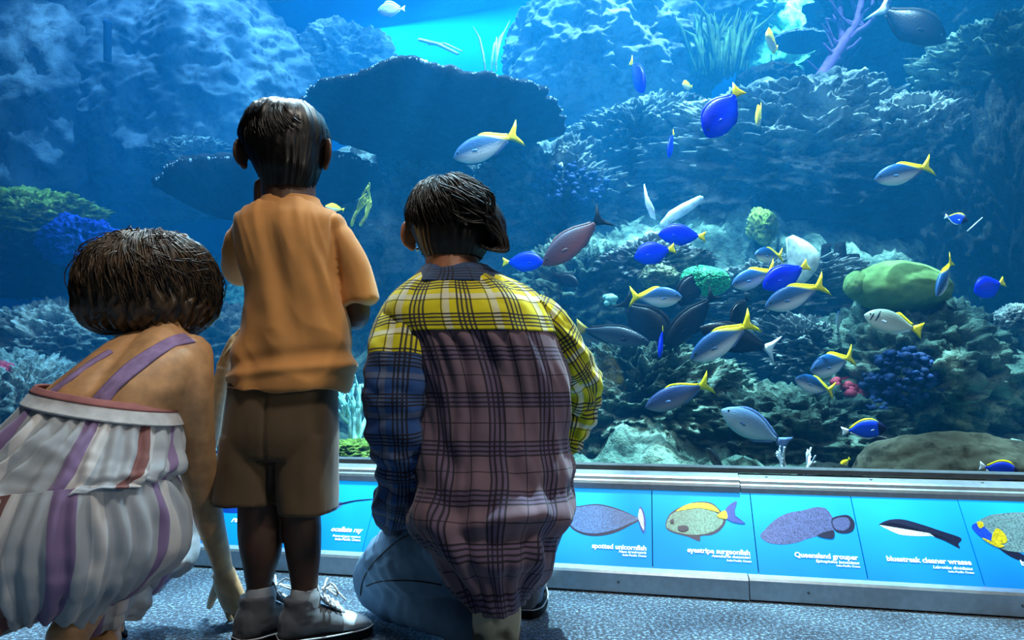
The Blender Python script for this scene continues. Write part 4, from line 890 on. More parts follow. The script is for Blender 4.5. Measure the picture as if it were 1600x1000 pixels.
def tee(v):
    x, y, z = v; zz = (z - hemz); k = sm((1.0 - z) / .25)
    f = .010 * nz(x * 13 + z * 3, y * 5, z * 2.2 + 4, 2) * (.5 + k) - .006 * math.exp(-((x - xs - .034 + (z - zs) * .10) / .0035) ** 2) * sm((z - zs + .08) / .03)
    f += .012 * (.35 - abs(nz(x * 8 + z * 7, y * 5 + 3, z * 5 - x * 3, 2))) * sm((zs - z - .05) / .12)
    f += .007 * (math.exp(-((x - xs + (z - zs) * .25) / .008) ** 2) - math.exp(-((x - xs + .016 + (z - zs) * .25) / .01) ** 2)) * sm((zs + .02 - z) / .1) * sm((z - hemz - .06) / .2)
    f += .005 * (.5 - abs(nz(x * 30 + z * 8, y * 8, z * 4, 2))) * sm((z - zs + .05) / .06)
    f += .006 * math.exp(-((zz - .014 - (x + .48) * .10) / .010) ** 2) - .005 * math.exp(-((zz - .04 - (x + .48) * .12) / .014) ** 2)
    return f
crease(o, tee); child(o, boy); shirt = o
ck = cloth('collar', rings([S(312, 411, 497, BY + .002, .044), S(319, 408, 500, BY + .001, .047), S(326, 402, 506, BY, .051)], 8, 64), fabric('orange_rib', (.78, .54, .29)), None, None, .005); ck.parent = shirt
# shorts
mb = MB()
mb.loft(rings([S(596, 364, 522, BY, .084), S(640, 357, 526, BY, .089), S(680, 352, 527, BY, .090), S(712, 350, 527, BY, .080)], 20, 64, 2.5))
mb.loft(rings([S(680, 352, 438, BY, .078), S(730, 347, 437, BY, .078), S(762, 344, 438, BY, .078), S(784, 341, 440, BY, .079)], 20, 48, 2.4))
mb.loft(rings([S(680, 438, 527, BY, .078), S(735, 438, 526, BY, .078), S(775, 440, 525, BY, .077), S(798, 441, 523, BY, .076)], 20, 48, 2.4))
o = mb.build('shorts', fabric('brown_twill', (.36, .29, .20), .3, .08), None); fuse(o, .0042, 5)
cx = at(437, 650, BY)[0]
crease(o, lambda v: .006 * nz(v[0] * 12, v[1] * 10, v[2] * 4, 3) - .005 * math.exp(-((v[0] - cx) / .004) ** 2) * (1 if v[1] < BY else 0)); child(o, boy)
M_sock = fabric('grey_sock', (.62, .66, .70), .5); M_shoe = fabric('grey_canvas', (.33, .35, .38), .3, .1); M_cap = fabric('pale_leather', (.66, .70, .74), .1, .05, .45); M_sole = plain('dark_rubber', (.05, .055, .065), .6); M_lace = fabric('white_lace', (.80, .82, .84), .3); M_welt = plain('pale_welt', (.74, .76, .78), .5)
def shoe_half(x, L): # half width of the outline
    return .034 * (max(0, 1 - ((x - L * .24) / (L * .26)) ** 2) ** .5 if x < L * .24 else (1 + .12 * math.sin((x / L - .24) / .5 * PI) if x < L * .72 else 1.0 * max(0, 1 - ((x - L * .72) / (L * .285)) ** 2) ** .5))
def sneaker(ankle, ang, L, parent, name='shoe', mats=None, high=.095, lift=0):
    M_u, M_t = mats or (M_shoe, M_cap)
    d = np.array([math.cos(ang), math.sin(ang), 0]); s = np.array([-d[1], d[0], 0]); o0 = np.array([ankle[0], ankle[1], lift]) - d * L * .27
    W_ = lambda x, y, z: o0 + d * x + s * y + np.array([0, 0, z])
    k = L / .19; mb = MB(); rg = []
    for x, hw, top in ((.002, .018, .06), (.012, .027, .075), (.03, .032, .08), (.06, .033, .078), (.085, .034, .072), (.105, .036, .062), (.125, .0375, .053), (.145, .0365, .046), (.163, .031, .040), (.178, .021, .032), (.187, .010, .024)):
        x *= k; top *= k; hw *= k; rg.append([W_(x, hw * math.copysign(abs(math.cos(q)) ** .75, math.cos(q)), .012 + (top - .012) * (.5 + .5 * math.sin(q)) ) for q in np.arange(24) * PI / 12])
    mb.loft(rg); mb.tube([W_(.046 * k, 0, .05), W_(.044 * k, 0, high)], [.035 * k, .034 * k], 20, 0)
    o = mb.build(name, M_u, None); fuse(o, .0032, 4); crease(o, lambda v: .0012 * nz(v[0] * 60, v[1] * 60, v[2] * 60, 2)); child(o, parent); sh = o
    def sub(nm, mb, mat, smooth=True): q = mb.build(nm, mat, None, smooth); q.parent = sh; return q
    def outline(g, z): return [W_(x, y, z) for x, y in [(a, shoe_half(a / k, .19) * k + g) for a in np.linspace(-.0 * k, .19 * k, 30)] + [(a, -shoe_half(a / k, .19) * k - g) for a in np.linspace(.19 * k, 0, 30)]]
    mb = MB(); mb.loft([outline(.002, .001), outline(.004, .004), outline(.004, .020), outline(.002, .022)]); sub('sole', mb, M_sole, False)
    mb = MB(); P = outline(.0045, .0205); mb.tube(P + [P[0]], .0016, 6, 0); sub('welt', mb, M_welt)
    mb = MB(); rg = []
    for x, hw, top in ((.122, .0385, .056), (.135, .0390, .052), (.145, .0380, .0485), (.163, .0325, .0425), (.179, .022, .0345), (.189, .010, .0255)):
        rg.append([W_(x * k, hw * k * math.copysign(abs(math.cos(q)) ** .75, math.cos(q)), .014 + (top * k - .014) * (.5 + .5 * math.sin(q))) for q in np.arange(24) * PI / 12])
    mb.loft(rg); sub('toe_cap', mb, M_t)
    mb = MB(); rg = [[W_(x * k, hw * k * math.cos(q), z * k + .006 * math.sin(q)) for q in np.arange(16) * PI / 8] for x, z, hw in ((.13, .054, .015), (.11, .066, .017), (.092, .078, .018), (.078, .094, .019), (.072, .112, .019))]
    mb.loft(rg); sub('tongue', mb, M_t)
    mb = MB(); rows = [(.122, .064), (.112, .071), (.102, .078), (.093, .086), (.086, .096)]
    for i in range(len(rows) - 1):
        for sg in (1, -1): mb.tube([W_(rows[i][0] * k, -sg * .022 * k, rows[i][1] * k - .006), W_((rows[i][0] + rows[i + 1][0]) / 2 * k, 0, (rows[i][1] + rows[i + 1][1]) / 2 * k + .006), W_(rows[i + 1][0] * k, sg * .022 * k, rows[i + 1][1] * k - .004)], .0022, 6, 1)
    b = W_(.088 * k, 0, .103 * k)
    for sg in (1, -1):
        lp = [b, b + s * sg * .018 + d * .010 + (0, 0, .014), b + s * sg * .036 + d * .018 + (0, 0, .006), b + s * sg * .030 + d * .020 + (0, 0, -.008), b + d * .006]
        mb.tube([np.array(p) for p in interp(lp, 16)], .0022, 6, 1); tl = [b, b + s * sg * .014 + d * .022 + (0, 0, -.004), b + s * sg * .022 + d * .040 + (0, 0, -.022)]; mb.tube([np.array(p) for p in interp(tl, 8)], .0020, 6, 1)
    mb.ell(b, (.006, .006, .005), None, 10, 7); sub('lace', mb, M_lace)
    return sh
for (x, y, dy, a) in ((406, 950, .012, .95), (476, 962, 0, .48)):
    p = at(x, y, BY + dy); sneaker(p, a, .19, boy)
    mb = MB(); q = np.array([p[0], p[1], 0]); mb.loft([[q + np.array([math.cos(t_) * r, math.sin(t_) * r * 1.05, z]) for t_ in np.arange(28) * PI / 14] for z, r in ((.05, .031), (.075, .0305), (.09, .030), (.102, .0285), (.110, .0275), (.112, .026), (.108, .0235))])
    o = mb.build('sock', M_sock, None); crease(o, lambda v: .0012 * math.sin(v[2] * 500) + .002 * nz(v[0] * 40, v[1] * 40, v[2] * 60, 2)); child(o, boy)
# hair
mb = MB(); kB = mpp(HB)
mb.loft(rings([S(163, 432, 470, BY + .05, .02), S(168, 412, 485, BY + .048, .055), S(180, 394, 501, BY + .045, .080), S(198, 384, 511, BY + .042, .095), S(220, 380, 515, BY + .040, .100), S(238, 386, 509, BY + .030, .094), S(252, 394, 503, BY + .016, .080), S(268, 402, 497, BY + .004, .066), S(284, 411, 491, BY - .000, .054), S(298, 420, 485, BY - .002, .046)], 70, 120))
o = mb.build('hair', H_black, None)
HC = at(448, 228, BY + .04)
def nape(v): return (.0035 * nz(math.atan2(v[0] - HC[0], v[1] - HC[1]) * 9, v[2] * 4, 0, 4) + .0008 * math.sin(math.atan2(v[0] - HC[0], v[1] - HC[1]) * 60 + 6 * nz(v[0] * 20, v[1] * 20, v[2] * 8, 2))) * 1.2
crease(o, nape); child(o, boy); hb = o
mb = MB(); face = HB + unit(bfw) * .05
strands(mb, HC, np.array([.092, .100, .097]), np.eye(3), (.15, -.62, .78), 1400, 3, (.03, .9), (.45, .95), .04, .010, .0008, lambda p: not (p[1] > HC[1] + .05 and p[2] < HC[2] + .03) and p[2] > HC[2] - .075 and not (p[2] < HC[2] - .005 and abs(p[0] - HC[0]) > .072), 0, .7)
q = mb.build('hair_strands', H_black, None); q.parent = hb

# ---- the kneeling person in the plaid shirt ------------------------------------------------------
KY = 1.40
kn = person('person kneeling in a yellow, mauve and blue plaid shirt and jeans, seen from behind', (at(760, 1000, 1.36)[0], 1.36, 0))
mb = MB()
mb.loft(rings([S(440, 668, 752, KY + .01, .048), S(470, 630, 830, KY, .07), S(520, 625, 850, KY, .085), S(640, 665, 862, KY, .090), S(760, 665, 865, KY - .02, .10), S(850, 670, 860, KY - .03, .11), S(900, 690, 845, KY - .03, .10)], 30, 40))
tub(mb, [(709, 462, KY, 50), (708, 430, KY + .01, 43), (706, 400, KY + .022, 42), (704, 375, KY + .04, 42)])
HK = at(704, 356, KY + .06); kfw, kup = np.array([.42, .9, -.05]), np.array([.03, .03, 1])
ey, HA = head(mb, HK, kfw, kup, .076, .093, .106, 1.1); kears = [e.copy() for e in EARS]
tub(mb, [(640, 490, KY, 34), (628, 560, 1.37, 33), (624, 640, 1.35, 30), (625, 710, 1.36, 27), (622, 770, 1.41, 22), (616, 806, 1.46, 17)])
hand(mb, at(614, 814, 1.475), (.05, .95, -.30), (0, -.3, -1), (1, 0, 0), .15, .25)
tub(mb, [(835, 500, KY, 36), (876, 548, 1.43, 26), (900, 600, 1.49, 20), (886, 628, 1.57, 19), (862, 640, 1.66, 17)])
hand(mb, at(858, 641, 1.675), (-.5, .6, .05), (0, -.2, -1), (-.4, .5, .1), .15, .5)
o = mb.build('body', SK_kid, None); fuse(o, .0038, 5); child(o, kn); eyes(ey, HA, .012, kn)
for p in kears:
    mb = MB(); mb.ell(p + (0, -.004, 0), (.0035, .0035, .005), None, 10, 7); child(mb.build('earring', plain('silver', (.8, .82, .85), .2, 1), None), kn)
# jeans and shoes
def denim():
    t = NT('denim'); v = t.coord(); n = t.noise(v, 7, 4); w = t.noise(v, 600, 2)
    k = t.ramp(n, [(.3, (.28, .42, .56)), (.7, (.48, .62, .74))]); k = t.mix(t.math('MULTIPLY', w, .35), k, (.08, .14, .24)); b = t.bsdf(k, .85); t.bump(b, w, .3, .001); return t.m
mb = MB()
tub(mb, [(760, 860, 1.41, 76), (690, 862, 1.47, 76), (640, 875, 1.53, 64), (606, 893, 1.57, 50), (596, 902, 1.58, 43)])
tub(mb, [(600, 915, 1.585, 35), (602, 925, 1.565, 36), (645, 938, 1.49, 38), (700, 958, 1.41, 38), (745, 985, 1.34, 34)])
tub(mb, [(790, 850, 1.41, 76), (815, 815, 1.52, 66), (832, 800, 1.63, 50), (832, 810, 1.665, 42), (828, 850, 1.655, 37), (822, 925, 1.625, 28)])
mb.loft(rings([S(800, 668, 862, KY - .01, .10), S(860, 664, 868, KY - .02, .115), S(915, 700, 840, KY - .03, .09)], 14, 40))
o = mb.build('jeans', denim(), None); fuse(o, .0045, 6)
kp = at(592, 900, 1.58)
def jn(v):
    r = np.linalg.norm(v - kp); return .006 * nz(v[0] * 10, v[1] * 10, v[2] * 16, 3) + .004 * math.exp(-(r / .16) ** 2) * math.sin(r * 150 + 4 * nz(v[0] * 9, v[1] * 9, v[2] * 9, 2))
crease(o, jn); child(o, kn); jeans = o
mb = MB(); bv = BVHTree.FromPolygons([v.co[:] for v in o.data.vertices], [p.vertices[:] for p in o.data.polygons])
def hits(bvh, pts, off_=.002):
    out = []
    for x, y in pts:
        d = Vector(ray(x, y)).normalized(); h = bvh.ray_cast(Vector(CAM), d)
        if h[0] is not None: out.append(np.array(h[0] - d * off_))
    return out
sp = hits(bv, [tuple(p) for p in interp([(640, 835), (615, 850), (585, 878), (568, 905), (563, 930)], 24)], .001)
if len(sp) > 3: mb.tube(sp, .0018, 6, 1)
sp = hits(bv, [tuple(p) for p in interp([(572, 916), (600, 908), (650, 908), (690, 914)], 20)], .001)
if len(sp) > 3: mb.tube(sp, .0016, 6, 1)  # dark line painting the shaded crease between thigh and calf
q = mb.build('seam_and_crease', fabric('dark_thread_and_crease', (.05, .09, .16)), None); q.parent = jeans
# left sneaker standing on its toes, the sole towards us
def wavy():
    t = NT('pale_tread'); v = t.coord(); w = t.n('TexWave'); w.wave_type = 'RINGS'; w.inputs['Scale'].default_value = 22; w.inputs['Distortion'].default_value = 3; w.inputs['Detail'].default_value = 1; t.l(v, w.inputs['Vector'])
    k = t.ramp(w.outputs[1], [(.25, (.34, .33, .28)), (.6, (.74, .72, .62))]); b = t.bsdf(k, .7); t.bump(b, w.outputs[1], .8, .004); return t.m
o0 = at(776, 1000, 1.285); o0[2] = 0
mb = MB(); rg = []
for g, y in ((-.004, 0), (.0, .004), (.0, .022), (-.004, .026)):
    L_, R_ = [], []
    for h in np.linspace(0, .215, 30):
        hw = (.038 + .007 * math.sin(h / .215 * PI)) * (max(.05, 1 - ((h - .05) / .05) ** 2) ** .5 if h < .05 else max(.05, 1 - ((h - .17) / .046) ** 2) ** .5 if h > .17 else 1) + g
        p = o0 + np.array([0, y - h * .10, h + .001]); R_.append(p + (hw, 0, 0)); L_.append(p - (hw, 0, 0))
    rg.append(R_ + L_[::-1])
mb.loft(rg); so = child(mb.build('shoe_sole', wavy(), None), kn)
mb = MB(); p = o0 + np.array([0, .03, 0]); mb.tube([p + (0, .0, .02), p + (0, .02, .07), p + (0, .03, .12), p + (0, .025, .17), p + (0, .01, .19)], [.022, .036, .04, .036, .025], 18); o = mb.build('shoe_upper', M_shoe, None); child(o, kn)
p = at(822, 925, 1.625); sneaker(p, PI / 2 - .1, .22, kn, 'shoe', None, .09)
# the shirt
P_mauve = plaid('plaid_mauve', (.44, .36, .42), (.30, .26, .44), (.03, .03, .12), .092); P_yel = plaid('plaid_yellow', (.90, .86, .04), (.70, .68, .10), (.04, .05, .16), .080, (.86, .88, .86)); P_blue = plaid('plaid_blue', (.13, .33, .60), (.26, .36, .52), (.03, .04, .13), .078, (.42, .46, .54)); P_col = plaid('plaid_collar', (.13, .25, .42), (.22, .34, .50), (.04, .06, .16), .08)
SR = [S(436, 655, 782, KY + .01, .060), S(446, 636, 806, KY + .006, .072), S(458, 619, 828, KY + .004, .084), S(475, 606, 848, KY, .096), S(495, 600, 860, KY, .106), S(517, 604, 867, KY, .112), S(545, 618, 874, KY, .116), S(600, 636, 887, KY, .118), S(650, 645, 890, KY, .120), S(700, 648, 888, KY - .005, .124), S(740, 648, 894, KY - .012, .132), S(775, 642, 893, KY - .02, .140), S(805, 644, 886, KY - .03, .144), S(838, 658, 874, KY - .04, .140), S(872, 682, 857, KY - .042, .130), S(902, 706, 843, KY - .044, .118), S(928, 732, 828, KY - .045, .104)]
RG = rings(SR, 190, 200, 2.3); nr = len(RG); zy = at(735, 514, KY - .11)[2]; ztop = RG[-1][0][2]; zbot = RG[0][0][2]
def back(q): return math.exp(-((q - .755) / .085) ** 2)
def sfold(q, f, p):
    dn = max(0, zy - p[2]); x = p[0]
    s = .0085 * math.sin((q + .02 * nz(q * 6, p[2] * 3, 2, 2)) * 2 * PI * 30) * back(q) * min(1, dn / .02 + .0) * math.exp(-dn / .30)
    s += .013 * nz(q * 16 + p[2] * 4, p[2] * 3.0, 3.3, 3) * sm(dn / .12 + .15)
    e = p[2] + .35 * (x + .09); s += .010 * math.sin(e * 60 + 3 * nz(q * 9, p[2] * 5, 1, 2)) * sm(dn / .25 - .55) * .8
    s += .014 * math.exp(-((p[2] - at(760, 815, 1.26)[2] - .10 * (x + .05)) / .016) ** 2) * back(q) * 1.2
    return s
ky = min(range(nr), key=lambda i: abs(RG[i][150][2] - zy))
o = cloth('plaid_shirt', RG[:ky + 1], P_mauve, None, lambda q, f, p: sfold(q, f, p)); child(o, kn); psh = o
def sub_(o): o.parent = psh; return o
sub_(cloth('yoke', RG[ky - 1:], P_yel, None, lambda q, f, p: .004 + .006 * nz(q * 14, p[2] * 10, 7, 3), .004))
CR = rings([S(421, 663, 762, KY + .022, .054), S(426, 660, 768, KY + .016, .058), S(436, 650, 786, KY + .010, .067), S(449, 636, 802, KY + .005, .077)], 18, 90)
sub_(cloth('collar', CR, P_col, None, lambda q, f, p: .004 + .003 * nz(q * 12, p[2] * 20, 1, 2), .005))
def slv(q, f, p): return .009 * nz(q * 5 + 3, p[2] * 14, p[0] * 9, 3) + .004 * math.sin(p[2] * 120 + 5 * nz(q * 4, p[2] * 8, 1, 2)) * (.4 + .6 * sm((.75 - f) * 3))
sub_(cloth_tube('sleeve', [(650, 480, KY, 40), (634, 510, 1.375, 46), (625, 555, 1.345, 49), (620, 620, 1.335, 49), (622, 690, 1.345, 44), (627, 745, 1.37, 38), (622, 785, 1.405, 36), (617, 806, 1.43, 30), (615, 818, 1.45, 24)], [P_blue, P_yel], None, slv, 110, 72, .003, lambda q, f: 1 if f > .73 else 0))
def slr(q, f, p): return .010 * nz(q * 5 + 3, p[2] * 14, p[0] * 14, 3) + .003 * math.sin(p[2] * 150 + p[0] * 90 + 4 * nz(q * 4, p[2] * 8, 1, 2))
sub_(cloth_tube('sleeve', [(822, 490, KY, 40), (858, 520, KY + .01, 38), (888, 562, 1.44, 34), (906, 596, 1.49, 33), (900, 622, 1.53, 33), (888, 640, 1.59, 30)], [P_yel], None, slr, 90, 72, .003))
sub_(cloth_tube('cuff', [(905, 605, 1.50, 30), (905, 640, 1.515, 27), (897, 675, 1.525, 20), (888, 708, 1.53, 8)], [P_yel], None, slr, 50, 60, .003, None, .5))
# hair: short and combed to the right with a curled tuft
mb = MB()
mb.loft(rings([S(280, 690, 726, KY + .07, .02), S(286, 664, 746, KY + .068, .055), S(300, 648, 760, KY + .064, .082), S(322, 639, 770, KY + .06, .098), S(343, 638, 774, KY + .052, .102), S(363, 645, 772, KY + .034, .090), S(383, 654, 764, KY + .022, .074), S(396, 660, 757, KY + .018, .064), S(404, 666, 752, KY + .014, .056)], 60, 120))
o = mb.build('hair', H_dark, None); HC = at(705, 345, KY + .05)
crease(o, lambda v: .003 * nz(math.atan2(v[0] - HC[0], v[1] - HC[1]) * 9, v[2] * 5, 0, 4) + .001 * math.sin(math.atan2(v[0] - HC[0], v[1] - HC[1]) * 50 + 6 * nz(v[0] * 20, v[1] * 20, v[2] * 8, 2))); child(o, kn); hk = o
mb = MB()
strands(mb, HC, np.array([.094, .104, .096]), np.eye(3), (-.15, -.25, .95), 1300, 5, (.05, 1.0), (.6, 1.15), .07, .02, .0010, lambda p: not (p[1] > HC[1] + .05 and p[2] < HC[2] + .02) and p[2] > HC[2] - .085 and not (p[0] < HC[0] - .07 and p[2] < HC[2] - .03), 0, .35)
rn = random.Random(12)
for i in range(230):                                     # the swept tuft
    a = rn.uniform(-1, 1); b = rn.uniform(0, 1); y0 = KY + rn.uniform(-.06, .06)
    st = (715 + rn.uniform(-30, 25), 288 + rn.uniform(-4, 40)); w = rn.uniform(-9, 9)
    P = [(st[0], st[1], y0), (st[0] + 32, st[1] + 12 + 10 * b, y0 - .01), (765 + w, 330 + 22 * b, y0), (782 + w * .7, 360 + 14 * b, y0 + .01), (786 + w, 384 + 8 * b, y0 + .01), (770 + w * 1.4, 392 + w * .3, y0), (760 + w, 385 + w * .4, y0)][:rn.choice((6, 7, 7))]
    mb.tube([at(*p) for p in interp(P, 16)], [.0022 * math.sin((.12 + .8 * k / 15) * PI) + .0004 for k in range(16)], 4, 0)
tub(mb, [(752, 320, KY + .04, 22), (768, 352, KY + .03, 24), (772, 375, KY + .03, 18)])
q = mb.build('hair_strands', H_dark, None); q.parent = hk

# ---- the crouching woman -------------------------------------------------------------------------
wo = person('woman crouching in a striped sundress with a brown bob, touching the floor', (at(120, 1000, 1.2)[0], 1.2, 0))
mb = MB()
mb.loft(rings([(222, 516, 286, 516, 1.30, .048), (196, 528, 306, 534, 1.295, .062), (160, 552, 322, 560, 1.28, .078), (122, 580, 300, 606, 1.255, .092), (86, 610, 272, 642, 1.235, .094), (62, 650, 258, 690, 1.215, .085), (35, 715, 246, 745, 1.20, .085), (10, 790, 235, 815, 1.20, .10), (30, 880, 215, 880, 1.22, .10)], 40, 44))
tub(mb, [(252, 540, 1.295, 38), (250, 512, 1.315, 33), (246, 480, 1.345, 31)])
HW = at(238, 448, 1.375); wfw, wup = np.array([.55, .80, -.35]), np.array([.12, .3, 1])
ey, HA = head(mb, HW, wfw, wup, .074, .094, .106, .9)
tub(mb, [(296, 556, 1.285, 35), (298, 600, 1.275, 34), (303, 660, 1.30, 30), (308, 715, 1.335, 28), (317, 770, 1.39, 25), (331, 825, 1.44, 20), (343, 865, 1.475, 16), (350, 896, 1.50, 14)])
wr = at(351, 900, 1.503); fd = at(374, 968, 1.535) - wr
tips = hand(mb, wr, fd, (.45, 1, .25), (-1, .15, 0), .172, .16, .17, (.72, .74, .0), .08)
tub(mb, [(185, 568, 1.35, 32), (250, 630, 1.48, 28), (312, 690, 1.56, 20), (325, 680, 1.565, 17), (338, 625, 1.54, 13), (350, 578, 1.52, 11)])
hand(mb, at(351, 572, 1.518), (.20, .25, .8), (1, .2, -.1), (.1, -1, .2), .14, .45, .05, (.8, .5, .3))
for x0, y0, x1, y1, x2, y2, yk in ((60, 860, 205, 800, 108, 955, 1.40), (160, 865, 222, 815, 168, 940, 1.42)):
    a = at(x2, y2, 1.20 if x0 < 100 else 1.36); a[2] = .09
    tub(mb, [(x0, y0, 1.18, 70), ((x0 + x1) / 2, (y0 + y1) / 2, 1.30, 46), (x1, y1, yk, 34)])
    k_ = at(x1, y1, yk); mb.tube([k_, k_ * .55 + a * .45 + (0, .02, 0), a, a + (.0, .0, -.045)], [.042, .040, .034, .032], 16)
    mb.tube([a + (.012, -.026, -.058), a + (-.03, .055, -.062), a + (-.062, .115, -.070)], [.030, .030, .018], 14)
o = mb.build('body', SK_wom, None); fuse(o, .0031, 4)
sa, sb = at(180, 560, 1.2), at(120, 640, 1.12)
def spine(v):
    if v[1] > 1.30: return 0
    ab = (sb - sa)[[0, 2]]; t_ = np.clip(((v - sa)[[0, 2]] @ ab) / (ab @ ab), -1, 2); dd = np.linalg.norm((v - sa)[[0, 2]] - ab * t_)
    return -.007 * math.exp(-(dd / .014) ** 2) + .004 * math.exp(-((dd - .05) / .02) ** 2)
crease(o, spine); child(o, wo); eyes(ey, HA, .012, wo); wbody = o
for p, v in tips[:4]:
    mb = MB(); mb.ell(p + np.array([-.0, -.0045, .003]), (.0045, .0025, .007), None, 10, 7); child(mb.build('fingernail', plain('red_polish', (.75, .10, .05), .25), None), wo)
mb = MB(); rc = wr + unit(fd) * .083 + np.array([-.002, 0, 0]); mb.tube([rc + np.array([math.cos(a) * .0095, math.sin(a) * .0095, .002 * math.cos(a)]) for a in np.linspace(0, 2 * PI, 20)], .0013, 6, 0); child(mb.build('ring', plain('silver', (.8, .82, .85), .2, 1), None), wo)
for a in ((108, 955, 1.20), (168, 940, 1.36)):
    p = at(*a); d = unit((-.5, .85, 0)); s = np.array([d[1], -d[0], 0]); b = np.array([p[0], p[1], 0]) - d * .05; mb = MB()
    ol = lambda z: [b + d * x + s * y + (0, 0, z) for x, y in [(x, .036 * math.sin(min(1, .12 + x / .06) * PI / 2) * (1 if x < .17 else max(.1, 1 - ((x - .17) / .056) ** 2) ** .5)) for x in np.linspace(0, .225, 24)] + [(x, -.036 * math.sin(min(1, .12 + x / .06) * PI / 2) * (1 if x < .17 else max(.1, 1 - ((x - .17) / .056) ** 2) ** .5)) for x in np.linspace(.225, 0, 24)]]
    mb.loft([ol(.001), ol(.014)]); mb.tube([b + d * .13 + s * .035 + (0, 0, .012), b + d * .125 + (0, 0, .055), b + d * .13 - s * .035 + (0, 0, .012)], [.006, .007, .006], 8, 1, 0, (d, 2.2)); mb.tube([b + d * .05 + s * .034 + (0, 0, .03), b + d * .005 + (0, 0, .075), b + d * .05 - s * .034 + (0, 0, .03)], [.005] * 3, 8, 1)
    child(mb.build('sandal', plain('navy_leather', (.05, .05, .10), .5), None), wo)
# dress
M_dress = stripes('striped_cotton'); BR = [(68, 620, 270, 655, 1.232, .109), (34, 664, 272, 698, 1.212, .122), (-10, 718, 268, 733, 1.192, .136), (-46, 772, 254, 749, 1.182, .153)]
SK = [(-46, 766, 252, 742, 1.182, .144), (-66, 790, 262, 764, 1.186, .156), (-82, 835, 276, 802, 1.195, .170), (-82, 880, 276, 846, 1.20, .172), (-66, 925, 258, 880, 1.20, .165), (-46, 955, 232, 908, 1.205, .150), (-20, 978, 190, 936, 1.21, .125)]
def gath(k, a, top):
    def f_(q, f, p): g = (1 - f) if top else f; return a * (.25 + .75 * min(1, g * 3)) * math.sin(q * 2 * PI * k + 7 * nz(q * 5, f * 1.2, 2, 2)) + .020 * nz(q * 7 + f, f * 2.2, 4, 3) * g
    return f_
dr = cloth('dress', rings(SK, 110, 240, 2.2), M_dress, None, gath(34, .0055, True), .003, None, True, True); child(dr, wo)
def sub_(o): o.parent = dr; return o
sub_(cloth('bodice', rings(BR, 70, 240, 2.2), M_dress, None, gath(30, .005, True), .003))
TB = rings([(84, 604, 262, 638, 1.238, .104), (77, 611, 267, 646, 1.235, .108), (68, 622, 270, 659, 1.230, .112), (62, 630, 271, 667, 1.226, .115)], 14, 120)
sub_(cloth('band', TB[:10], plain('white_cotton', (.78, .80, .82), .8), None, lambda q, f, p: .005, .004)); sub_(cloth('piping', TB[8:], plain('pink_piping', (.62, .42, .42), .8), None, lambda q, f, p: .006, .005))
DK = [(226, 738, 282, 742, 1.49, .06), (212, 775, 296, 782, 1.48, .085), (200, 830, 300, 836, 1.47, .10), (196, 880, 292, 876, 1.46, .10), (200, 912, 258, 908, 1.46, .08), (206, 926, 238, 922, 1.46, .05)]
sub_(cloth('drape', rings(DK, 60, 120, 2.2), M_dress, None, lambda q, f, p: .009 * math.sin(q * 2 * PI * 9 + 5 * nz(q * 4, f * 2, 1, 2)) + .016 * nz(q * 6, f * 4, 9, 3), .003))
DK = [(150, 870, 226, 870, 1.36, .06), (150, 920, 224, 912, 1.35, .062), (150, 955, 219, 945, 1.34, .062), (148, 980, 207, 970, 1.34, .055)]
sub_(cloth('hem', rings(DK, 30, 80, 2.2), M_dress, None, lambda q, f, p: .006 * math.sin(q * 2 * PI * 7) + .01 * nz(q * 6, f * 4, 19, 3), .003))
bv = BVHTree.FromPolygons([v.co[:] for v in wbody.data.vertices], [p.vertices[:] for p in wbody.data.polygons])
def ribbon(name, A_, B_, mats, n=40, m=9):
    A_, B_ = interp(A_, n), interp(B_, n); V = []; Fc = []; UV = []; last = None
    for i in range(n):
        for j in range(m):
            q = A_[i] + (B_[i] - A_[i]) * j / (m - 1); d = Vector(ray(*q)).normalized(); h = bv.ray_cast(Vector(CAM), d)
            p = np.array(h[0]) if h[0] is not None else (last if last is not None else at(q[0], q[1], 1.2))
            if h[0] is None: p = CAM + ray(*q) * (np.linalg.norm(p - CAM) / np.linalg.norm(ray(*q)))
            last = p; V.append(p - np.array(d) * (.004 + .002 * math.sin(j * 2.2 + nz(i * .1, j, 1, 2) * 3))); UV.append((j / (m - 1) * .32, i * .004))
    for i in range(n - 1):
        for j in range(m - 1): a = i * m + j; Fc.append((a, a + 1, a + m + 1, a + m))
    o = mesh(name, V, Fc, mats, None, True, UV); s = o.modifiers.new('s', 'SOLIDIFY'); s.thickness = .003; apply_mods(o); return sub_(o)
M_strap = plain('lavender_strap', (.60, .52, .70), .8, 0, .1, 60)
ribbon('strap', [(128, 640), (150, 614), (174, 588), (201, 564), (235, 542), (268, 525), (288, 520)], [(158, 648), (176, 620), (198, 598), (223, 578), (250, 557), (277, 540), (306, 534)], M_strap)
ribbon('strap', [(64, 622), (100, 592), (140, 563), (170, 545)], [(72, 624), (106, 596), (145, 568), (176, 549)], M_strap, 30, 4)
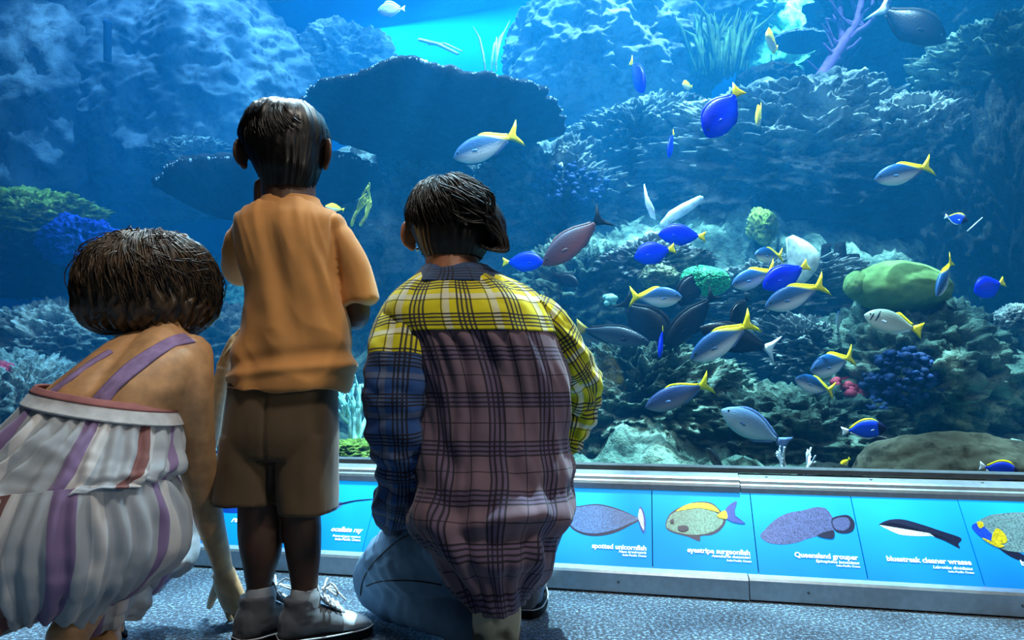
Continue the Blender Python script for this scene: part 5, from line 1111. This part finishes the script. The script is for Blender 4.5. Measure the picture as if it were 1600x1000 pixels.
# hair: a thick wavy bob
mb = MB(); HC = at(236, 440, 1.36); kW = mpp(HC)
mb.loft(rings([S(366, 215, 262, 1.37, .02), S(372, 186, 292, 1.37, .06), S(388, 162, 314, 1.37, .095), S(412, 145, 326, 1.365, .118), S(440, 136, 331, 1.36, .128), S(468, 132, 330, 1.355, .126), S(492, 134, 325, 1.35, .116), S(510, 150, 308, 1.345, .098), S(520, 172, 290, 1.345, .08)], 70, 140))
o = mb.build('hair', H_brown, None)
def wv(v):
    a = math.atan2(v[0] - HC[0], v[1] - HC[1]); return .007 * nz(a * 5, v[2] * 9, 0, 3) + .004 * math.sin(a * 38 + 9 * nz(v[0] * 9, v[1] * 9, v[2] * 14, 3))
crease(o, wv); child(o, wo); hw_ = o
mb = MB()
kp_ = lambda p: p[2] > HC[2] - .105 and not (p[1] > HC[1] + .06 and p[2] < HC[2] + .02)
RW = np.array([.128, .130, .100])
strands(mb, HC, RW, np.eye(3), (.1, -.2, .97), 2800, 7, (.04, 1.1), (.7, 1.3), .05, .014, .0010, kp_, .12, .3, 4, 12)
strands(mb, HC, RW * .98, np.eye(3), (.1, -.75, .5), 260, 9, (.05, .9), (.4, 1.0), .10, .05, .0008, kp_, .1, .6, 4, 12)
strands(mb, HC, RW * 1.0, np.eye(3), (.1, -.2, .97), 1100, 11, (.9, 1.4), (.5, 1.1), .07, .02, .0010, lambda p: p[2] > HC[2] - .122 and not (p[1] > HC[1] + .06 and p[2] < HC[2] + .02), .32, .3, 4, 11)
q = mb.build('hair_strands', H_brown, None); q.parent = hw_
def ripple_lamp(name, loc, target, power, color, angle, blend=.6, scale=9.0, radius=.05):   # spot whose strength pattern stands in for light rippled by water
    l = bpy.data.lights.new(name, 'SPOT'); l.energy = power; l.color = color; l.spot_size = angle; l.spot_blend = blend; l.shadow_soft_size = radius
    l.use_nodes = True; nt = l.node_tree; em = nt.nodes['Emission']; tc = nt.nodes.new('ShaderNodeTexCoord')
    n = nt.nodes.new('ShaderNodeTexNoise'); n.inputs['Scale'].default_value = scale; n.inputs['Detail'].default_value = 3; n.inputs['Distortion'].default_value = .6
    s = nt.nodes.new('ShaderNodeMath'); s.operation = 'SUBTRACT'; s.inputs[1].default_value = .5
    ab = nt.nodes.new('ShaderNodeMath'); ab.operation = 'ABSOLUTE'
    mr = nt.nodes.new('ShaderNodeMapRange'); mr.inputs['From Min'].default_value = 0; mr.inputs['From Max'].default_value = .12; mr.inputs['To Min'].default_value = 2.4; mr.inputs['To Max'].default_value = .35
    nt.links.new(tc.outputs['Normal'], n.inputs['Vector']); nt.links.new(n.outputs[0], s.inputs[0]); nt.links.new(s.outputs[0], ab.inputs[0]); nt.links.new(ab.outputs[0], mr.inputs['Value']); nt.links.new(mr.outputs[0], em.inputs['Strength'])
    o = bpy.data.objects.new(name, l); COL.objects.link(o); o.location = loc; o.rotation_euler = (Vector(target) - Vector(loc)).to_track_quat('-Z', 'Y').to_euler(); return o
W = lambda u, d, z: tuple(tw(u, GS + d, z))
ripple_lamp('tank_spot', W(2.0, 1.1, 7.2), W(1.3, 1.9, 0), 7200, (.74, .95, 1.0), 1.02, .85, 22)
ripple_lamp('tank_spot', W(-.1, 1.4, 7.2), W(-.3, 2.2, 0), 2300, (.42, .80, 1.0), 1.1, .8, 22)
area('tank_lamp_fill', W(.9, 1.6, 4.6), W(.9, 2.2, 0), 3.0, 70, (.5, .9, 1.0), PI, .8)
area('tank_lamp_fill', W(.2, 4.1, 4.5), W(.3, 4.6, 2), 4.0, 95, (.4, .9, 1.0), PI, .3)
area('tank_lamp_fill', W(2.65, 3.2, 4.6), W(2.65, 4.2, 3.3), .5, 60, (.40, 1.0, .62), 1.7, .3)
ripple_lamp('tank_spot', W(-1.9, 1.3, 7.2), W(-2.0, 2.2, 0), 1700, (.36, .66, 1.0), 1.2, .7, 16)
area('tank_lamp_fill', W(.4, .25, 3.2), W(.4, -1.1, 0), 3.0, 190, (.80, .95, 1.0), PI, .3)  # unseen front light added to rim the people and rail
area('room_fill', (.2, .35, 3.2), (0, 1.3, .6), .5, 48, (1.0, .9, .78))  # unseen fill added above the people
area('room_fill', (4.8, -1.2, 2.4), (0, 1.3, .6), .6, 40, (1.0, .9, .78))  # second unseen fill, added from the right
w = bpy.data.worlds.new('world'); w.use_nodes = True; w.node_tree.nodes['Background'].inputs[0].default_value = (.02, .04, .08, 1); w.node_tree.nodes['Background'].inputs[1].default_value = .3
scene.world = w
